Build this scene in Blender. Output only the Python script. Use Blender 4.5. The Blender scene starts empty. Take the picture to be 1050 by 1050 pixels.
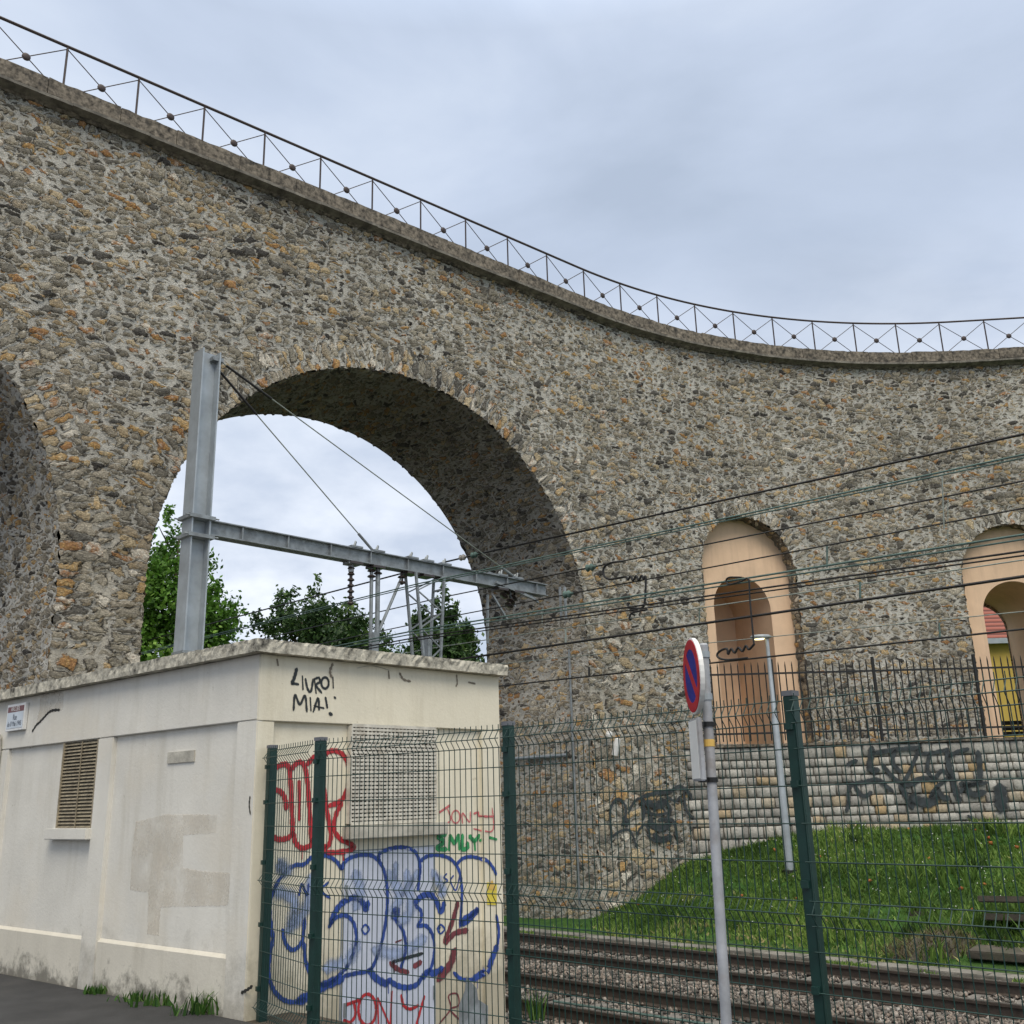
import bpy, bmesh, math, random
import numpy as np
from mathutils import Vector, Matrix
random.seed(7); RNG = np.random.default_rng(7)
sc = bpy.context.scene; COL = sc.collection
R_ = math.radians
# ------------------------------------------------------------------ camera (measured from the photograph)
FPX = 1020.0; EYE = 1.7
UPC = np.array([-95.0, 3505.0, -FPX]); UPC /= np.linalg.norm(UPC)
YC = np.array([0, 0, -1.0]); YC = YC - UPC * (YC @ UPC); YC /= np.linalg.norm(YC)
XC = np.cross(YC, UPC); RM = np.array([XC, YC, UPC])
def ray(px, py): return RM @ np.array([px - 525.0, 525.0 - py, -FPX])
def at_z(px, py, z): r = ray(px, py); return r * ((z - EYE) / r[2]) + np.array([0, 0, EYE])
def at_y(px, py, y): r = ray(px, py); return r * (y / r[1]) + np.array([0, 0, EYE])
def at_c(px, py, c): r = ray(px, py); return r * (c / (r[0] + r[1])) + np.array([0, 0, EYE])
def on_plane(px, py, p, d):
    n = np.array([-d[1], d[0], 0]); r = ray(px, py)
    return r * ((np.array([p[0], p[1], 0]) @ n) / (r @ n)) + np.array([0, 0, EYE])
cam = bpy.data.cameras.new('camera'); co = bpy.data.objects.new('camera', cam); COL.objects.link(co)
m4 = Matrix([[RM[i][0], RM[i][1], RM[i][2], 0] for i in range(3)] + [[0, 0, 0, 1]])
m4.translation = (0, 0, EYE); co.matrix_world = m4
cam.sensor_width = 36; cam.lens = 36 * FPX / 1050; cam.clip_end = 3000; cam.clip_start = 0.05
sc.camera = co

# ------------------------------------------------------------------ object helpers
def empty(name, loc=(0, 0, 0), label=None, cat=None, group=None):
    o = bpy.data.objects.new(name, None); COL.objects.link(o); o.location = loc; o.empty_display_size = .2
    return tag(o, label, cat, group)
def tag(o, label=None, cat=None, group=None, kind=None):
    if label: o['label'] = label
    if cat: o['category'] = cat
    if group: o['group'] = group
    if kind: o['kind'] = kind
    return o
def link(name, me, parent=None, label=None):
    o = bpy.data.objects.new(name, me); COL.objects.link(o)
    if parent is not None:
        o.parent = parent; o.matrix_parent_inverse = Matrix.Translation(-world_loc(parent))
    if label: o['label'] = label
    return o
def twin(first, parent, off):
    o = first.copy(); COL.objects.link(o); o.parent = parent; o.matrix_parent_inverse = first.matrix_parent_inverse.copy(); o.location = first.location + Vector(off); return o
def world_loc(o):
    v = Vector((0, 0, 0))
    # parents are only Empties / meshes without rotation: locations add up, inverse keeps children in world space
    if o.type == 'EMPTY': v = Vector(o.location)
    return v
V3 = lambda p: np.array(p, float)
def unit(v): v = V3(v); return v / np.linalg.norm(v)
class MB:
    def __init__(s): s.v = []; s.f = []; s.m = []; s.e = {}
    def add(s, vs, fs, mi=0):
        b = len(s.v); s.v += [tuple(map(float, p)) for p in vs]; s.f += [tuple(i + b for i in f) for f in fs]; s.m += [mi] * len(fs)
    def box(s, c, hx, hy, hz, mi=0):            # centre + three half-axis vectors
        c, hx, hy, hz = map(V3, (c, hx, hy, hz))
        if np.dot(np.cross(hx, hy), hz) < 0: hx = -hx
        vs = [c + a * hx + b * hy + d * hz for d in (-1, 1) for a, b in ((-1, -1), (1, -1), (1, 1), (-1, 1))]
        s.add(vs, [(3, 2, 1, 0), (4, 5, 6, 7), (0, 1, 5, 4), (1, 2, 6, 5), (2, 3, 7, 6), (3, 0, 4, 7)], mi)
    def abox(s, x0, x1, y0, y1, z0, z1, mi=0):
        s.box(((x0 + x1) / 2, (y0 + y1) / 2, (z0 + z1) / 2), ((x1 - x0) / 2, 0, 0), (0, (y1 - y0) / 2, 0), (0, 0, (z1 - z0) / 2), mi)
    def bar(s, a, b, w, h, up=(0, 0, 1), mi=0):  # rectangular bar from a to b
        a, b = V3(a), V3(b); d = unit(b - a); x = np.cross(d, V3(up))
        if np.linalg.norm(x) < 1e-4: x = np.cross(d, V3((1, 0, 0)))
        x = unit(x); u = np.cross(x, d)
        s.box((a + b) / 2, (b - a) / 2, x * w / 2, u * h / 2, mi)
    def tube(s, pts, r, n=8, mi=0, cap=True):
        pts = [V3(p) for p in pts]; rs = r if hasattr(r, '__len__') else [r] * len(pts)
        b = len(s.v); prev = None
        for i, p in enumerate(pts):
            t = unit(pts[min(i + 1, len(pts) - 1)] - pts[max(i - 1, 0)])
            if prev is None:
                a = np.cross(t, V3((0, 0, 1)))
                if np.linalg.norm(a) < .05: a = np.cross(t, V3((1, 0, 0)))
            else: a = prev - t * (prev @ t)
            a = unit(a); prev = a; c = np.cross(t, a)
            for k in range(n):
                th = 2 * math.pi * k / n
                s.v.append(tuple(p + rs[i] * (math.cos(th) * a + math.sin(th) * c)))
        for i in range(len(pts) - 1):
            for k in range(n):
                k2 = (k + 1) % n
                s.f.append((b + i * n + k, b + i * n + k2, b + (i + 1) * n + k2, b + (i + 1) * n + k)); s.m.append(mi)
        if cap:
            s.f.append(tuple(b + k for k in range(n))[::-1]); s.m.append(mi)
            s.f.append(tuple(b + (len(pts) - 1) * n + k for k in range(n))); s.m.append(mi)
    def lathe(s, base, axis, prof, n=14, mi=0):   # prof: (radius, distance along the axis)
        base = V3(base); axis = unit(axis)
        s.tube([base + axis * d for _, d in prof], [max(r, 1e-4) for r, _ in prof], n, mi)
    def sweep(s, a, b, prof, up=(0, 0, 1), mi=0): # closed profile (side, up) extruded a->b
        a, b = V3(a), V3(b); d = unit(b - a); x = unit(np.cross(d, V3(up))); u = np.cross(x, d); n = len(prof)
        vs = [p + x * q[0] + u * q[1] for p in (a, b) for q in prof]
        fs = [(i, (i + 1) % n, n + (i + 1) % n, n + i) for i in range(n)] + [tuple(range(n))[::-1], tuple(range(n, 2 * n))]
        s.add(vs, fs, mi)
    def build(s, name, mat, parent=None, smooth=False, label=None, bevel=0):
        me = bpy.data.meshes.new(name); me.from_pydata(s.v, [], s.f)
        for m in (mat if isinstance(mat, (list, tuple)) else [mat]): me.materials.append(m)
        me.polygons.foreach_set('material_index', s.m)
        if s.e:
            at = me.attributes.new('edge', 'FLOAT', 'POINT'); at.data.foreach_set('value', [s.e.get(i, 0.0) for i in range(len(s.v))])
        bm = bmesh.new(); bm.from_mesh(me); bmesh.ops.recalc_face_normals(bm, faces=bm.faces)
        if bevel:
            es = [e for e in bm.edges if len(e.link_faces) == 2 and e.calc_face_angle(0) > .6]
            bmesh.ops.bevel(bm, geom=es, offset=bevel, segments=2, affect='EDGES', clamp_overlap=True)
        bm.to_mesh(me); bm.free()
        if smooth:
            me.polygons.foreach_set('use_smooth', [True] * len(me.polygons))
            try: me.set_sharp_from_angle(angle=R_(40))
            except Exception: pass
        return link(name, me, parent, label)
def fast_mesh(name, V, F, mats, uv=None, attr=None, smooth=False, mi=None):
    """numpy verts (n,3), faces (m,k)"""
    me = bpy.data.meshes.new(name); V = np.asarray(V, np.float32); F = np.asarray(F, np.int32); k = F.shape[1]
    me.vertices.add(len(V)); me.vertices.foreach_set('co', V.ravel())
    me.loops.add(F.size); me.loops.foreach_set('vertex_index', F.ravel())
    me.polygons.add(len(F)); me.polygons.foreach_set('loop_start', np.arange(0, F.size, k, dtype=np.int32))
    if mi is not None: me.polygons.foreach_set('material_index', np.asarray(mi, np.int32))
    if smooth: me.polygons.foreach_set('use_smooth', np.ones(len(F), bool))
    if uv is not None:
        l = me.uv_layers.new(name='UVMap'); l.data.foreach_set('uv', np.asarray(uv, np.float32).ravel())
    if attr is not None:
        a = me.attributes.new('tint', 'FLOAT', 'FACE'); a.data.foreach_set('value', np.asarray(attr, np.float32))
    for m in (mats if isinstance(mats, (list, tuple)) else [mats]): me.materials.append(m)
    me.update(calc_edges=True); me.validate()
    return me

# ------------------------------------------------------------------ material helpers
class NT:
    def __init__(s, name):
        s.mat = bpy.data.materials.new(name); s.mat.use_nodes = True; s.t = s.mat.node_tree; s.n = s.t.nodes; s.l = s.t.links
        s.b = s.n['Principled BSDF']; s.out = s.n['Material Output']
    def node(s, typ, **kw):
        nd = s.n.new(typ)
        for k, v in kw.items(): setattr(nd, k, v)
        return nd
    def lk(s, a, b): s.l.new(a, b)
    def coord(s, kind='Object'): return s.node('ShaderNodeTexCoord').outputs[kind]
    def mapping(s, v, sc=(1, 1, 1), loc=(0, 0, 0), rot=(0, 0, 0)):
        m = s.node('ShaderNodeMapping'); m.inputs['Scale'].default_value = sc; m.inputs['Location'].default_value = loc; m.inputs['Rotation'].default_value = rot
        s.lk(v, m.inputs['Vector']); return m.outputs[0]
    def noise(s, v, scale, detail=4, rough=.55, out=0, dist=0):
        n = s.node('ShaderNodeTexNoise'); n.inputs['Scale'].default_value = scale; n.inputs['Detail'].default_value = detail
        n.inputs['Roughness'].default_value = rough; n.inputs['Distortion'].default_value = dist
        s.lk(v, n.inputs['Vector']); return n.outputs[out]
    def ramp(s, f, stops, interp='LINEAR'):
        r = s.node('ShaderNodeValToRGB'); r.color_ramp.interpolation = interp; e = r.color_ramp.elements
        while len(e) < len(stops): e.new(.5)
        for i, (p, c) in enumerate(stops):
            e[i].position = p; e[i].color = (c, c, c, 1) if isinstance(c, (int, float)) else (*c, 1)
        s.lk(f, r.inputs[0]); return r.outputs[0]
    def mix(s, fac, a, b, mode='MIX'):
        m = s.node('ShaderNodeMix', data_type='RGBA', blend_type=mode); m.clamp_result = False
        for sock, x in ((m.inputs[0], fac), (m.inputs[6], a), (m.inputs[7], b)):
            if isinstance(x, (int, float)): sock.default_value = x if sock == m.inputs[0] else (x, x, x, 1)
            elif isinstance(x, tuple): sock.default_value = (*x, 1)
            else: s.lk(x, sock)
        return m.outputs[2]
    def math(s, op, a, b=0, c=None):
        m = s.node('ShaderNodeMath', operation=op)
        for i, x in enumerate((a, b, c)):
            if x is None: continue
            if isinstance(x, (int, float)): m.inputs[i].default_value = x
            else: s.lk(x, m.inputs[i])
        return m.outputs[0]
    def vadd(s, a, b, scale):
        q = s.node('ShaderNodeVectorMath', operation='MULTIPLY_ADD'); s.lk(b, q.inputs[0]); q.inputs[1].default_value = (scale, scale, scale)
        sub = s.node('ShaderNodeVectorMath', operation='ADD'); s.lk(a, sub.inputs[0]); sub.inputs[1].default_value = (-scale / 2,) * 3
        s.lk(sub.outputs[0], q.inputs[2]); return q.outputs[0]
    def bump(s, h, strength=.4, dist=.02):
        b = s.node('ShaderNodeBump'); b.inputs['Strength'].default_value = strength; b.inputs['Distance'].default_value = dist
        s.lk(h, b.inputs['Height']); s.lk(b.outputs[0], s.b.inputs['Normal'])
    def done(s, color=None, rough=.8, metal=0, spec=None):
        if color is not None:
            if isinstance(color, tuple): s.b.inputs['Base Color'].default_value = (*color, 1)
            else: s.lk(color, s.b.inputs['Base Color'])
        if isinstance(rough, (int, float)): s.b.inputs['Roughness'].default_value = rough
        else: s.lk(rough, s.b.inputs['Roughness'])
        s.b.inputs['Metallic'].default_value = metal
        if spec is not None: s.b.inputs['Specular IOR Level'].default_value = spec
        return s.mat
def mat_simple(name, c, rough=.6, metal=0, var=.25, scale=6, bump=.1, bscale=40, dirt=None, dirt_amt=.4):
    t = NT(name); v = t.coord()
    if name in ('sign_red', 'sign_blue'): t.b.inputs['Specular IOR Level'].default_value = .12
    n = t.noise(v, scale, 5, .6)
    lo = tuple(x * (1 - var) for x in c); hi = tuple(min(1, x * (1 + var)) for x in c)
    col = t.ramp(n, [(.3, lo), (.7, hi)])
    if dirt:
        d = t.ramp(t.noise(v, scale * .45, 8, .68), [(.5, 0.0), (.68, dirt_amt)])
        col = t.mix(d, col, dirt)
    if bump: t.bump(t.noise(v, bscale, 4, .6), bump, .01)
    return t.done(col, rough, metal)

STONES = [(0.0, (.045, .042, .039)), (.12, (.125, .118, .102)), (.24, (.225, .205, .165)), (.36, (.33, .30, .235)), (.46, (.16, .147, .12)), (.56, (.40, .36, .285)),
          (.66, (.26, .23, .18)), (.75, (.34, .265, .165)), (.82, (.46, .38, .25)), (.89, (.40, .255, .105)), (.95, (.29, .15, .07)), (1.0, (.56, .52, .44))]
def mat_rubble(name, sx=.26, sy=.128, mortar=(.50, .485, .435), ochre=.5, soot=False, disp=True, cover=.5, seed=0.0, joint=.085):
    t = NT(name); uv = t.coord('UV')
    uv = t.mapping(uv, loc=(seed, seed * 1.7, 0))
    w1 = t.noise(uv, 1.1, 3, .5, out=1); w2 = t.noise(uv, 5.5, 3, .55, out=1); w3 = t.noise(uv, 19, 4, .65, out=1)
    v = t.vadd(uv, w1, .26); v = t.vadd(v, w2, .15); v = t.vadd(v, w3, .045)
    v = t.mapping(v, sc=(1 / sx, 1 / sy, 1))
    def vor(feature, vec):
        n = t.node('ShaderNodeTexVoronoi', feature=feature, voronoi_dimensions='2D'); n.inputs['Scale'].default_value = 1; n.inputs['Randomness'].default_value = .95
        t.lk(vec, n.inputs['Vector']); return n
    c1 = vor('F1', v); e1 = vor('DISTANCE_TO_EDGE', v)
    sep = t.node('ShaderNodeSeparateColor'); t.lk(c1.outputs['Color'], sep.inputs[0])
    r1, r2, r3 = sep.outputs
    # small filler stones in a second, finer set
    v2 = t.mapping(v, sc=(1.9, 1.8, 1), loc=(7.3, 2.1, 0)); c2 = vor('F1', v2); e2 = vor('DISTANCE_TO_EDGE', v2)
    sep2 = t.node('ShaderNodeSeparateColor'); t.lk(c2.outputs['Color'], sep2.inputs[0])
    fine = t.noise(uv, 34, 6, .72); mid = t.noise(uv, 9, 5, .65); big = t.noise(uv, .35, 4, .6); big2 = t.noise(t.mapping(uv, loc=(31, 17, 0)), .16, 3, .6)
    # how far the mortar is smeared over each stone: own random part + patches
    th = t.math('MULTIPLY_ADD', t.math('POWER', r2, 1.6), .33 * cover * 2, joint - .03)
    th = t.math('MULTIPLY_ADD', t.math('SUBTRACT', big, .5), .38, th)
    edge = t.math('MULTIPLY_ADD', t.math('SUBTRACT', mid, .5), .26, e1.outputs['Distance'])
    edge = t.math('MULTIPLY_ADD', t.math('SUBTRACT', fine, .5), .20, edge)
    m1 = t.node('ShaderNodeMapRange', interpolation_type='SMOOTHSTEP'); t.lk(t.math('SUBTRACT', edge, th), m1.inputs['Value'])
    m1.inputs['From Min'].default_value = -.012; m1.inputs['From Max'].default_value = .05
    mask1 = m1.outputs[0]
    edge2 = t.math('MULTIPLY_ADD', t.math('SUBTRACT', fine, .5), .3, e2.outputs['Distance'])
    m2 = t.node('ShaderNodeMapRange', interpolation_type='SMOOTHSTEP'); t.lk(t.math('SUBTRACT', edge2, t.math('MULTIPLY_ADD', sep2.outputs[0], .50, .08)), m2.inputs['Value'])
    m2.inputs['From Min'].default_value = 0; m2.inputs['From Max'].default_value = .08
    mask2 = t.math('MULTIPLY', m2.outputs[0], t.math('SUBTRACT', 1, mask1))
    # stone colours: darker greys in some regions, ochre in others
    def stonecol(r, lift):
        f = t.math('ADD', r, 0.0)
        f = t.math('MULTIPLY_ADD', t.math('SUBTRACT', big2, .5), 1.0 * ochre, f)
        f = t.math('ADD', f, lift + (ochre - .5) * .45)
        f = t.math('MULTIPLY_ADD', t.math('SUBTRACT', mid, .5), .28, f)
        mr = t.node('ShaderNodeClamp'); t.lk(f, mr.inputs[0])
        return t.ramp(mr.outputs[0], STONES)
    s1 = stonecol(r1, 0.0); s2 = stonecol(sep2.outputs[1], .03)
    grain = t.ramp(t.mix(.5, fine, t.noise(t.mapping(uv, sc=(1, 2.2, 1)), 26, 5, .75)), [(.30, .22), (.5, .95), (.68, 2.1)])
    s1 = t.mix(1.0, s1, grain, 'MULTIPLY'); s2 = t.mix(1.0, s2, grain, 'MULTIPLY')
    mort = t.ramp(t.noise(uv, 14, 6, .7), [(.28, tuple(x * .66 for x in mortar)), (.72, tuple(x * 1.2 for x in mortar))])
    mort = t.mix(t.ramp(t.noise(uv, .8, 5, .6), [(.4, 0.0), (.7, .4)]), mort, tuple(x * .7 for x in mortar))
    speck = t.ramp(t.noise(uv, 55, 3, .6), [(.60, 0.0), (.72, .55)])
    mort = t.mix(speck, mort, (.10, .095, .085))
    col = t.mix(mask2, mort, s2); col = t.mix(mask1, col, s1)
    # open joints: thin voids along the stone edges, here and there, shade painted in
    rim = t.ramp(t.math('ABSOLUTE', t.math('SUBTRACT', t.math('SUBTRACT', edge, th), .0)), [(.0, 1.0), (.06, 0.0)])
    void_shade = t.math('MULTIPLY', rim, t.ramp(t.noise(uv, 7.5, 4, .6), [(.42, 0.0), (.54, .92)])); col = t.mix(void_shade, col, (.040, .037, .032))
    fl = t.ramp(t.noise(uv, 44, 4, .7), [(.60, 0.0), (.68, .55)]); col = t.mix(fl, col, (.50, .48, .42))
    # weathering streaks that run down the wall
    st = t.ramp(t.noise(t.mapping(uv, sc=(1.1, .10, 1)), 1.0, 6, .65), [(.55, 0.0), (.78, .35)])
    col = t.mix(st, col, t.mix(1.0, col, (.50, .49, .47), 'MULTIPLY'))
    mac = t.ramp(t.noise(uv, .22, 5, .6), [(.32, .88), (.66, 1.22)]); col = t.mix(1.0, col, mac, 'MULTIPLY')
    if not soot:
        su = t.node('ShaderNodeSeparateXYZ'); t.lk(t.coord('Object'), su.inputs[0])
        dz_ = t.math('MULTIPLY_ADD', t.math('SUBTRACT', t.noise(t.mapping(uv, sc=(1.6, .25, 1)), 1.0, 6, .7), .5), 5.0, su.outputs[2])
        col = t.mix(t.ramp(t.math('MULTIPLY', dz_, .05), [(.67, 0.0), (.76, .5)]), col, t.mix(1.0, col, (.42, .41, .39), 'MULTIPLY'))
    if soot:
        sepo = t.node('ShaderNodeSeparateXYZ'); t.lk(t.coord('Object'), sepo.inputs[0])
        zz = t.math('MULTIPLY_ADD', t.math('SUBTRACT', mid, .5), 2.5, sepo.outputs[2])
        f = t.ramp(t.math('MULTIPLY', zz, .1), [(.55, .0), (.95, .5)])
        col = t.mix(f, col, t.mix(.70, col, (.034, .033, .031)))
    h = t.math('MULTIPLY_ADD', mask1, t.math('MULTIPLY_ADD', r3, .7, .5), t.math('MULTIPLY', mask2, .35))
    # dome the stones a little and roughen everything
    h = t.math('MULTIPLY_ADD', t.math('MULTIPLY', e1.outputs['Distance'], mask1), .9, h)
    h = t.math('MULTIPLY_ADD', void_shade, -.8, h); h = t.math('MULTIPLY_ADD', fine, 1.1, h); h = t.math('MULTIPLY_ADD', mid, .55, h)
    if disp:
        d = t.node('ShaderNodeDisplacement'); d.inputs['Midlevel'].default_value = 1.3; d.inputs['Scale'].default_value = .046
        t.lk(h, d.inputs['Height']); t.lk(d.outputs[0], t.out.inputs['Displacement']); t.mat.displacement_method = 'BOTH'
    else: t.bump(h, .9, .03)
    return t.done(col, .92, 0, .25)

def mat_plaster(name, c, grime=(.30, .28, .22), amt=.35, low=None, warm=None, eaves=False):
    t = NT(name); v = t.coord()
    col = t.ramp(t.noise(v, 1.7, 6, .6), [(.3, tuple(x * .90 for x in c)), (.7, tuple(min(1, x * 1.05) for x in c))])
    st = t.ramp(t.noise(t.mapping(v, sc=(3.2, 3.2, .35)), 1.3, 7, .7), [(.5, 0.0), (.78, amt)])
    col = t.mix(st, col, grime)
    sp = t.ramp(t.noise(v, 7, 9, .78), [(.63, 0.0), (.72, amt * .9)]); col = t.mix(sp, col, tuple(x * .6 for x in grime))
    if warm: col = t.mix(t.ramp(t.noise(t.mapping(v, loc=(4, 9, 2)), .8, 5, .55), [(.48, 0.0), (.62, .5)]), col, warm)
    if eaves:                      # rain streaks that start under the roof slab, and dirt at the foot
        s = t.node('ShaderNodeSeparateXYZ'); t.lk(v, s.inputs[0]); zq = s.outputs[2]
        z = t.math('MULTIPLY_ADD', t.math('SUBTRACT', t.noise(t.mapping(v, sc=(7, 7, .25)), 1.0, 7, .75), .5), 2.6, zq)
        col = t.mix(t.ramp(t.math('MULTIPLY', z, .25), [(.80, 0.0), (.98, .75)]), col, tuple(x * .55 for x in grime))
        z2 = t.math('MULTIPLY_ADD', t.math('SUBTRACT', t.noise(v, 4, 8, .72), .5), 1.6, zq)
        col = t.mix(t.ramp(z2, [(.0, .55), (.5, 0.0)]), col, tuple(x * .45 for x in grime))
        pk = t.ramp(t.noise(v, 2.6, 9, .75), [(.655, 0.0), (.675, .8)]); col = t.mix(pk, col, tuple(x * .85 for x in grime))
    if low is not None:           # splash dirt rising from the ground
        s = t.node('ShaderNodeSeparateXYZ'); t.lk(v, s.inputs[0])
        z = t.math('MULTIPLY_ADD', t.math('SUBTRACT', t.noise(v, 5, 8, .72), .5), 1.1, s.outputs[2])
        col = t.mix(t.ramp(z, [(.0, .75), (low, 0.0)]), col, (.085, .08, .065))
    t.bump(t.noise(v, 30, 6, .65), .25, .012)
    return t.done(col, .85, 0, .3)

M = {}
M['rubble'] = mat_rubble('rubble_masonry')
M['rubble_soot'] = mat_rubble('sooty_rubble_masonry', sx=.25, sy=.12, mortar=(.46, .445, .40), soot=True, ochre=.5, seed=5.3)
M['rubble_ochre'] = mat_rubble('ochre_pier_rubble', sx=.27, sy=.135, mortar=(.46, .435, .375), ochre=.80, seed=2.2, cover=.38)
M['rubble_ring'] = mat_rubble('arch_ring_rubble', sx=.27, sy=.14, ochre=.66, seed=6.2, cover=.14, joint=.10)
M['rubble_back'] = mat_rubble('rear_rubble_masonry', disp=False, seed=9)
M['coping'] = mat_simple('weathered_coping_stone', (.150, .128, .10), .95, 0, .85, 11, 1.2, 14, (.022, .021, .019), .97)
M['copinglip'] = mat_simple('coping_lip_stone', (.165, .152, .128), .95, 0, .45, 6, .8, 18, (.045, .042, .036), .8)
M['deck'] = mat_simple('deck_gravel', (.25, .24, .22), .95)
M['iron'] = mat_simple('brown_painted_iron', (.045, .032, .030), .55, .3, .3, 30, .05)
M['blackiron'] = mat_simple('black_painted_iron', (.016, .017, .018), .5, .3, .3, 30, .05)
M['plaster'] = mat_plaster('salmon_plaster', (.70, .50, .34), (.44, .31, .22), .5)
M['galv'] = mat_simple('galvanised_steel', (.36, .40, .43), .5, .35, .16, 3.0, .05, 60, (.22, .22, .21), .35)
M['galvdark'] = mat_simple('dull_galvanised_steel', (.24, .265, .28), .55, .35, .25, 9, .08, 60, (.09, .085, .08), .5)
M['hutleft'] = mat_plaster('grey_white_paint', (.68, .66, .60), (.42, .39, .31), .5, None, (.66, .61, .51), True)
M['hutright'] = mat_plaster('cream_paint', (.75, .70, .56), (.46, .40, .27), .5, None, None, True)
M['plinth'] = mat_plaster('plinth_render', (.62, .585, .50), (.34, .31, .24), .5, .20)
M['slab'] = mat_simple('roof_slab_concrete', (.46, .435, .36), .95, 0, .45, 13, .8, 26, (.030, .029, .025), .97)
M['sill'] = mat_simple('sill_concrete', (.44, .42, .36), .95, 0, .2, 6, .4, 30, (.12, .115, .095), .6)
M['door'] = mat_plaster('pale_blue_door_paint', (.52, .56, .66), (.34, .38, .50), .35)
M['louvre'] = mat_simple('rusty_cream_louvre', (.30, .255, .175), .7, .1, .35, 14, .1, 60, (.11, .08, .05), .55)
M['dark'] = mat_simple('flat_near_black', (.018, .018, .016), .9)
M['grille'] = mat_simple('cream_grille_paint', (.60, .57, .49), .6, .1, .2, 14, .05, 60, (.28, .23, .16), .5)
M['repaint'] = mat_plaster('beige_repaint', (.70, .645, .55), (.50, .45, .36), .2)
def worn(m, lo, hi, scale):
    nt = m.node_tree; b_ = nt.nodes['Principled BSDF']; tcn = nt.nodes.new('ShaderNodeTexCoord'); nn = nt.nodes.new('ShaderNodeTexNoise'); nn.inputs['Scale'].default_value = scale; nn.inputs['Detail'].default_value = 7; nn.inputs['Roughness'].default_value = .65
    rr = nt.nodes.new('ShaderNodeValToRGB'); rr.color_ramp.elements[0].position = lo; rr.color_ramp.elements[1].position = hi; nt.links.new(tcn.outputs['Object'], nn.inputs[0]); nt.links.new(nn.outputs[0], rr.inputs[0]); nt.links.new(rr.outputs[0], b_.inputs['Alpha'])
worn(M['repaint'], .34, .84, 2.4)
M['fence'] = mat_simple('green_fence_coating', (.006, .034, .028), .45, .1, .2, 12, .03)
M['fencecap'] = mat_simple('grey_plastic_cap', (.12, .125, .14), .6)
M['white'] = mat_simple('white_enamel', (.70, .70, .68), .35, 0, .06, 5, 0)
M['red'] = mat_simple('sign_red', (.40, .012, .020), .6, 0, .2, 9, 0)
M['blue'] = mat_simple('sign_blue', (.010, .014, .20), .6, 0, .2, 9, 0)
M['wine'] = mat_simple('dark_red_enamel', (.13, .018, .016), .4, 0, .15, 9, 0)
M['paleblue'] = mat_simple('pale_blue_enamel', (.52, .58, .64), .35, 0, .08, 9, 0)
M['ink'] = mat_simple('sign_lettering', (.09, .11, .15), .5, 0, .1, 9, 0)
M['yellow'] = mat_simple('yellow_sticker', (.68, .56, .07), .5)
M['orange'] = mat_simple('orange_tape', (.62, .40, .10), .5)
M['pole'] = mat_simple('weathered_grey_pole', (.36, .375, .40), .55, .2, .22, 7, .15, 50, (.20, .15, .11), .5)
M['spred'] = mat_simple('red_spray_paint', (.42, .022, .030), .6, 0, .25, 12, 0)
M['sppink'] = mat_simple('thin_red_spray', (.55, .13, .14), .7, 0, .25, 20, 0)
M['spblue'] = mat_simple('blue_spray_paint', (.022, .058, .27), .6, 0, .4, 9, 0)
M['sppale'] = mat_simple('thin_blue_spray', (.30, .37, .55), .7, 0, .2, 9, 0)
M['spgreen'] = mat_simple('green_spray_paint', (.03, .26, .085), .6, 0, .25, 12, 0)
M['spblack'] = mat_simple('black_spray_paint', (.020, .026, .028), .6, 0, .3, 12, 0)
M['spgrey'] = mat_simple('worn_black_spray', (.030, .038, .042), .8, 0, .6, 7, .2)
M['spwhite'] = mat_simple('thin_white_spray', (.40, .41, .40), .85, 0, .3, 9, .3, 30)
M['spdark'] = mat_simple('dark_red_spray', (.16, .035, .045), .7, 0, .4, 9, 0)
def spray(m, lo=.60, hi=1.0, amp=.7):
    nt = m.node_tree; N_ = nt.nodes; b_ = N_['Principled BSDF']; tcn = N_.new('ShaderNodeTexCoord'); nn = N_.new('ShaderNodeTexNoise'); nn.inputs['Scale'].default_value = 70; nn.inputs['Detail'].default_value = 4; nn.inputs['Roughness'].default_value = .7
    a = N_.new('ShaderNodeAttribute'); a.attribute_name = 'edge'; ma = N_.new('ShaderNodeMath'); ma.operation = 'MULTIPLY_ADD'; ma.inputs[1].default_value = amp
    sb = N_.new('ShaderNodeMath'); sb.operation = 'SUBTRACT'; sb.inputs[1].default_value = .5; mr = N_.new('ShaderNodeMapRange'); mr.interpolation_type = 'SMOOTHSTEP'
    mr.inputs['From Min'].default_value = lo; mr.inputs['From Max'].default_value = hi; mr.inputs['To Min'].default_value = 1; mr.inputs['To Max'].default_value = 0
    nt.links.new(tcn.outputs['Object'], nn.inputs[0]); nt.links.new(nn.outputs[0], sb.inputs[0]); nt.links.new(sb.outputs[0], ma.inputs[0]); nt.links.new(a.outputs['Fac'], ma.inputs[2]); nt.links.new(ma.outputs[0], mr.inputs['Value']); nt.links.new(mr.outputs[0], b_.inputs['Alpha'])
for k_s in ('spred', 'spblue', 'spgreen', 'spblack', 'spdark'): spray(M[k_s])
spray(M['sppink'], .2, .9, 1.1); spray(M['sppale'], .0, 1.0, .9); spray(M['spgrey'], .55, 1.0, 1.0)
M['wire'] = mat_simple('dark_overhead_wire', (.022, .022, .022), .5, .5, .2, 6, 0)
M['wiregreen'] = mat_simple('verdigris_wire', (.085, .14, .125), .7, .3, .3, 5, 0)
M['wirepale'] = mat_simple('pale_copper_wire', (.24, .27, .24), .6, .4, .2, 5, 0)
M['brownglass'] = mat_simple('brown_insulator_glaze', (.035, .026, .023), .3, 0, .2, 9, 0)
M['greyins'] = mat_simple('grey_insulator_glaze', (.30, .29, .27), .35, 0, .15, 9, 0)
M['rail'] = mat_simple('rusty_rail_steel', (.060, .047, .038), .7, .3, .3, 8, .15, 40)
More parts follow.
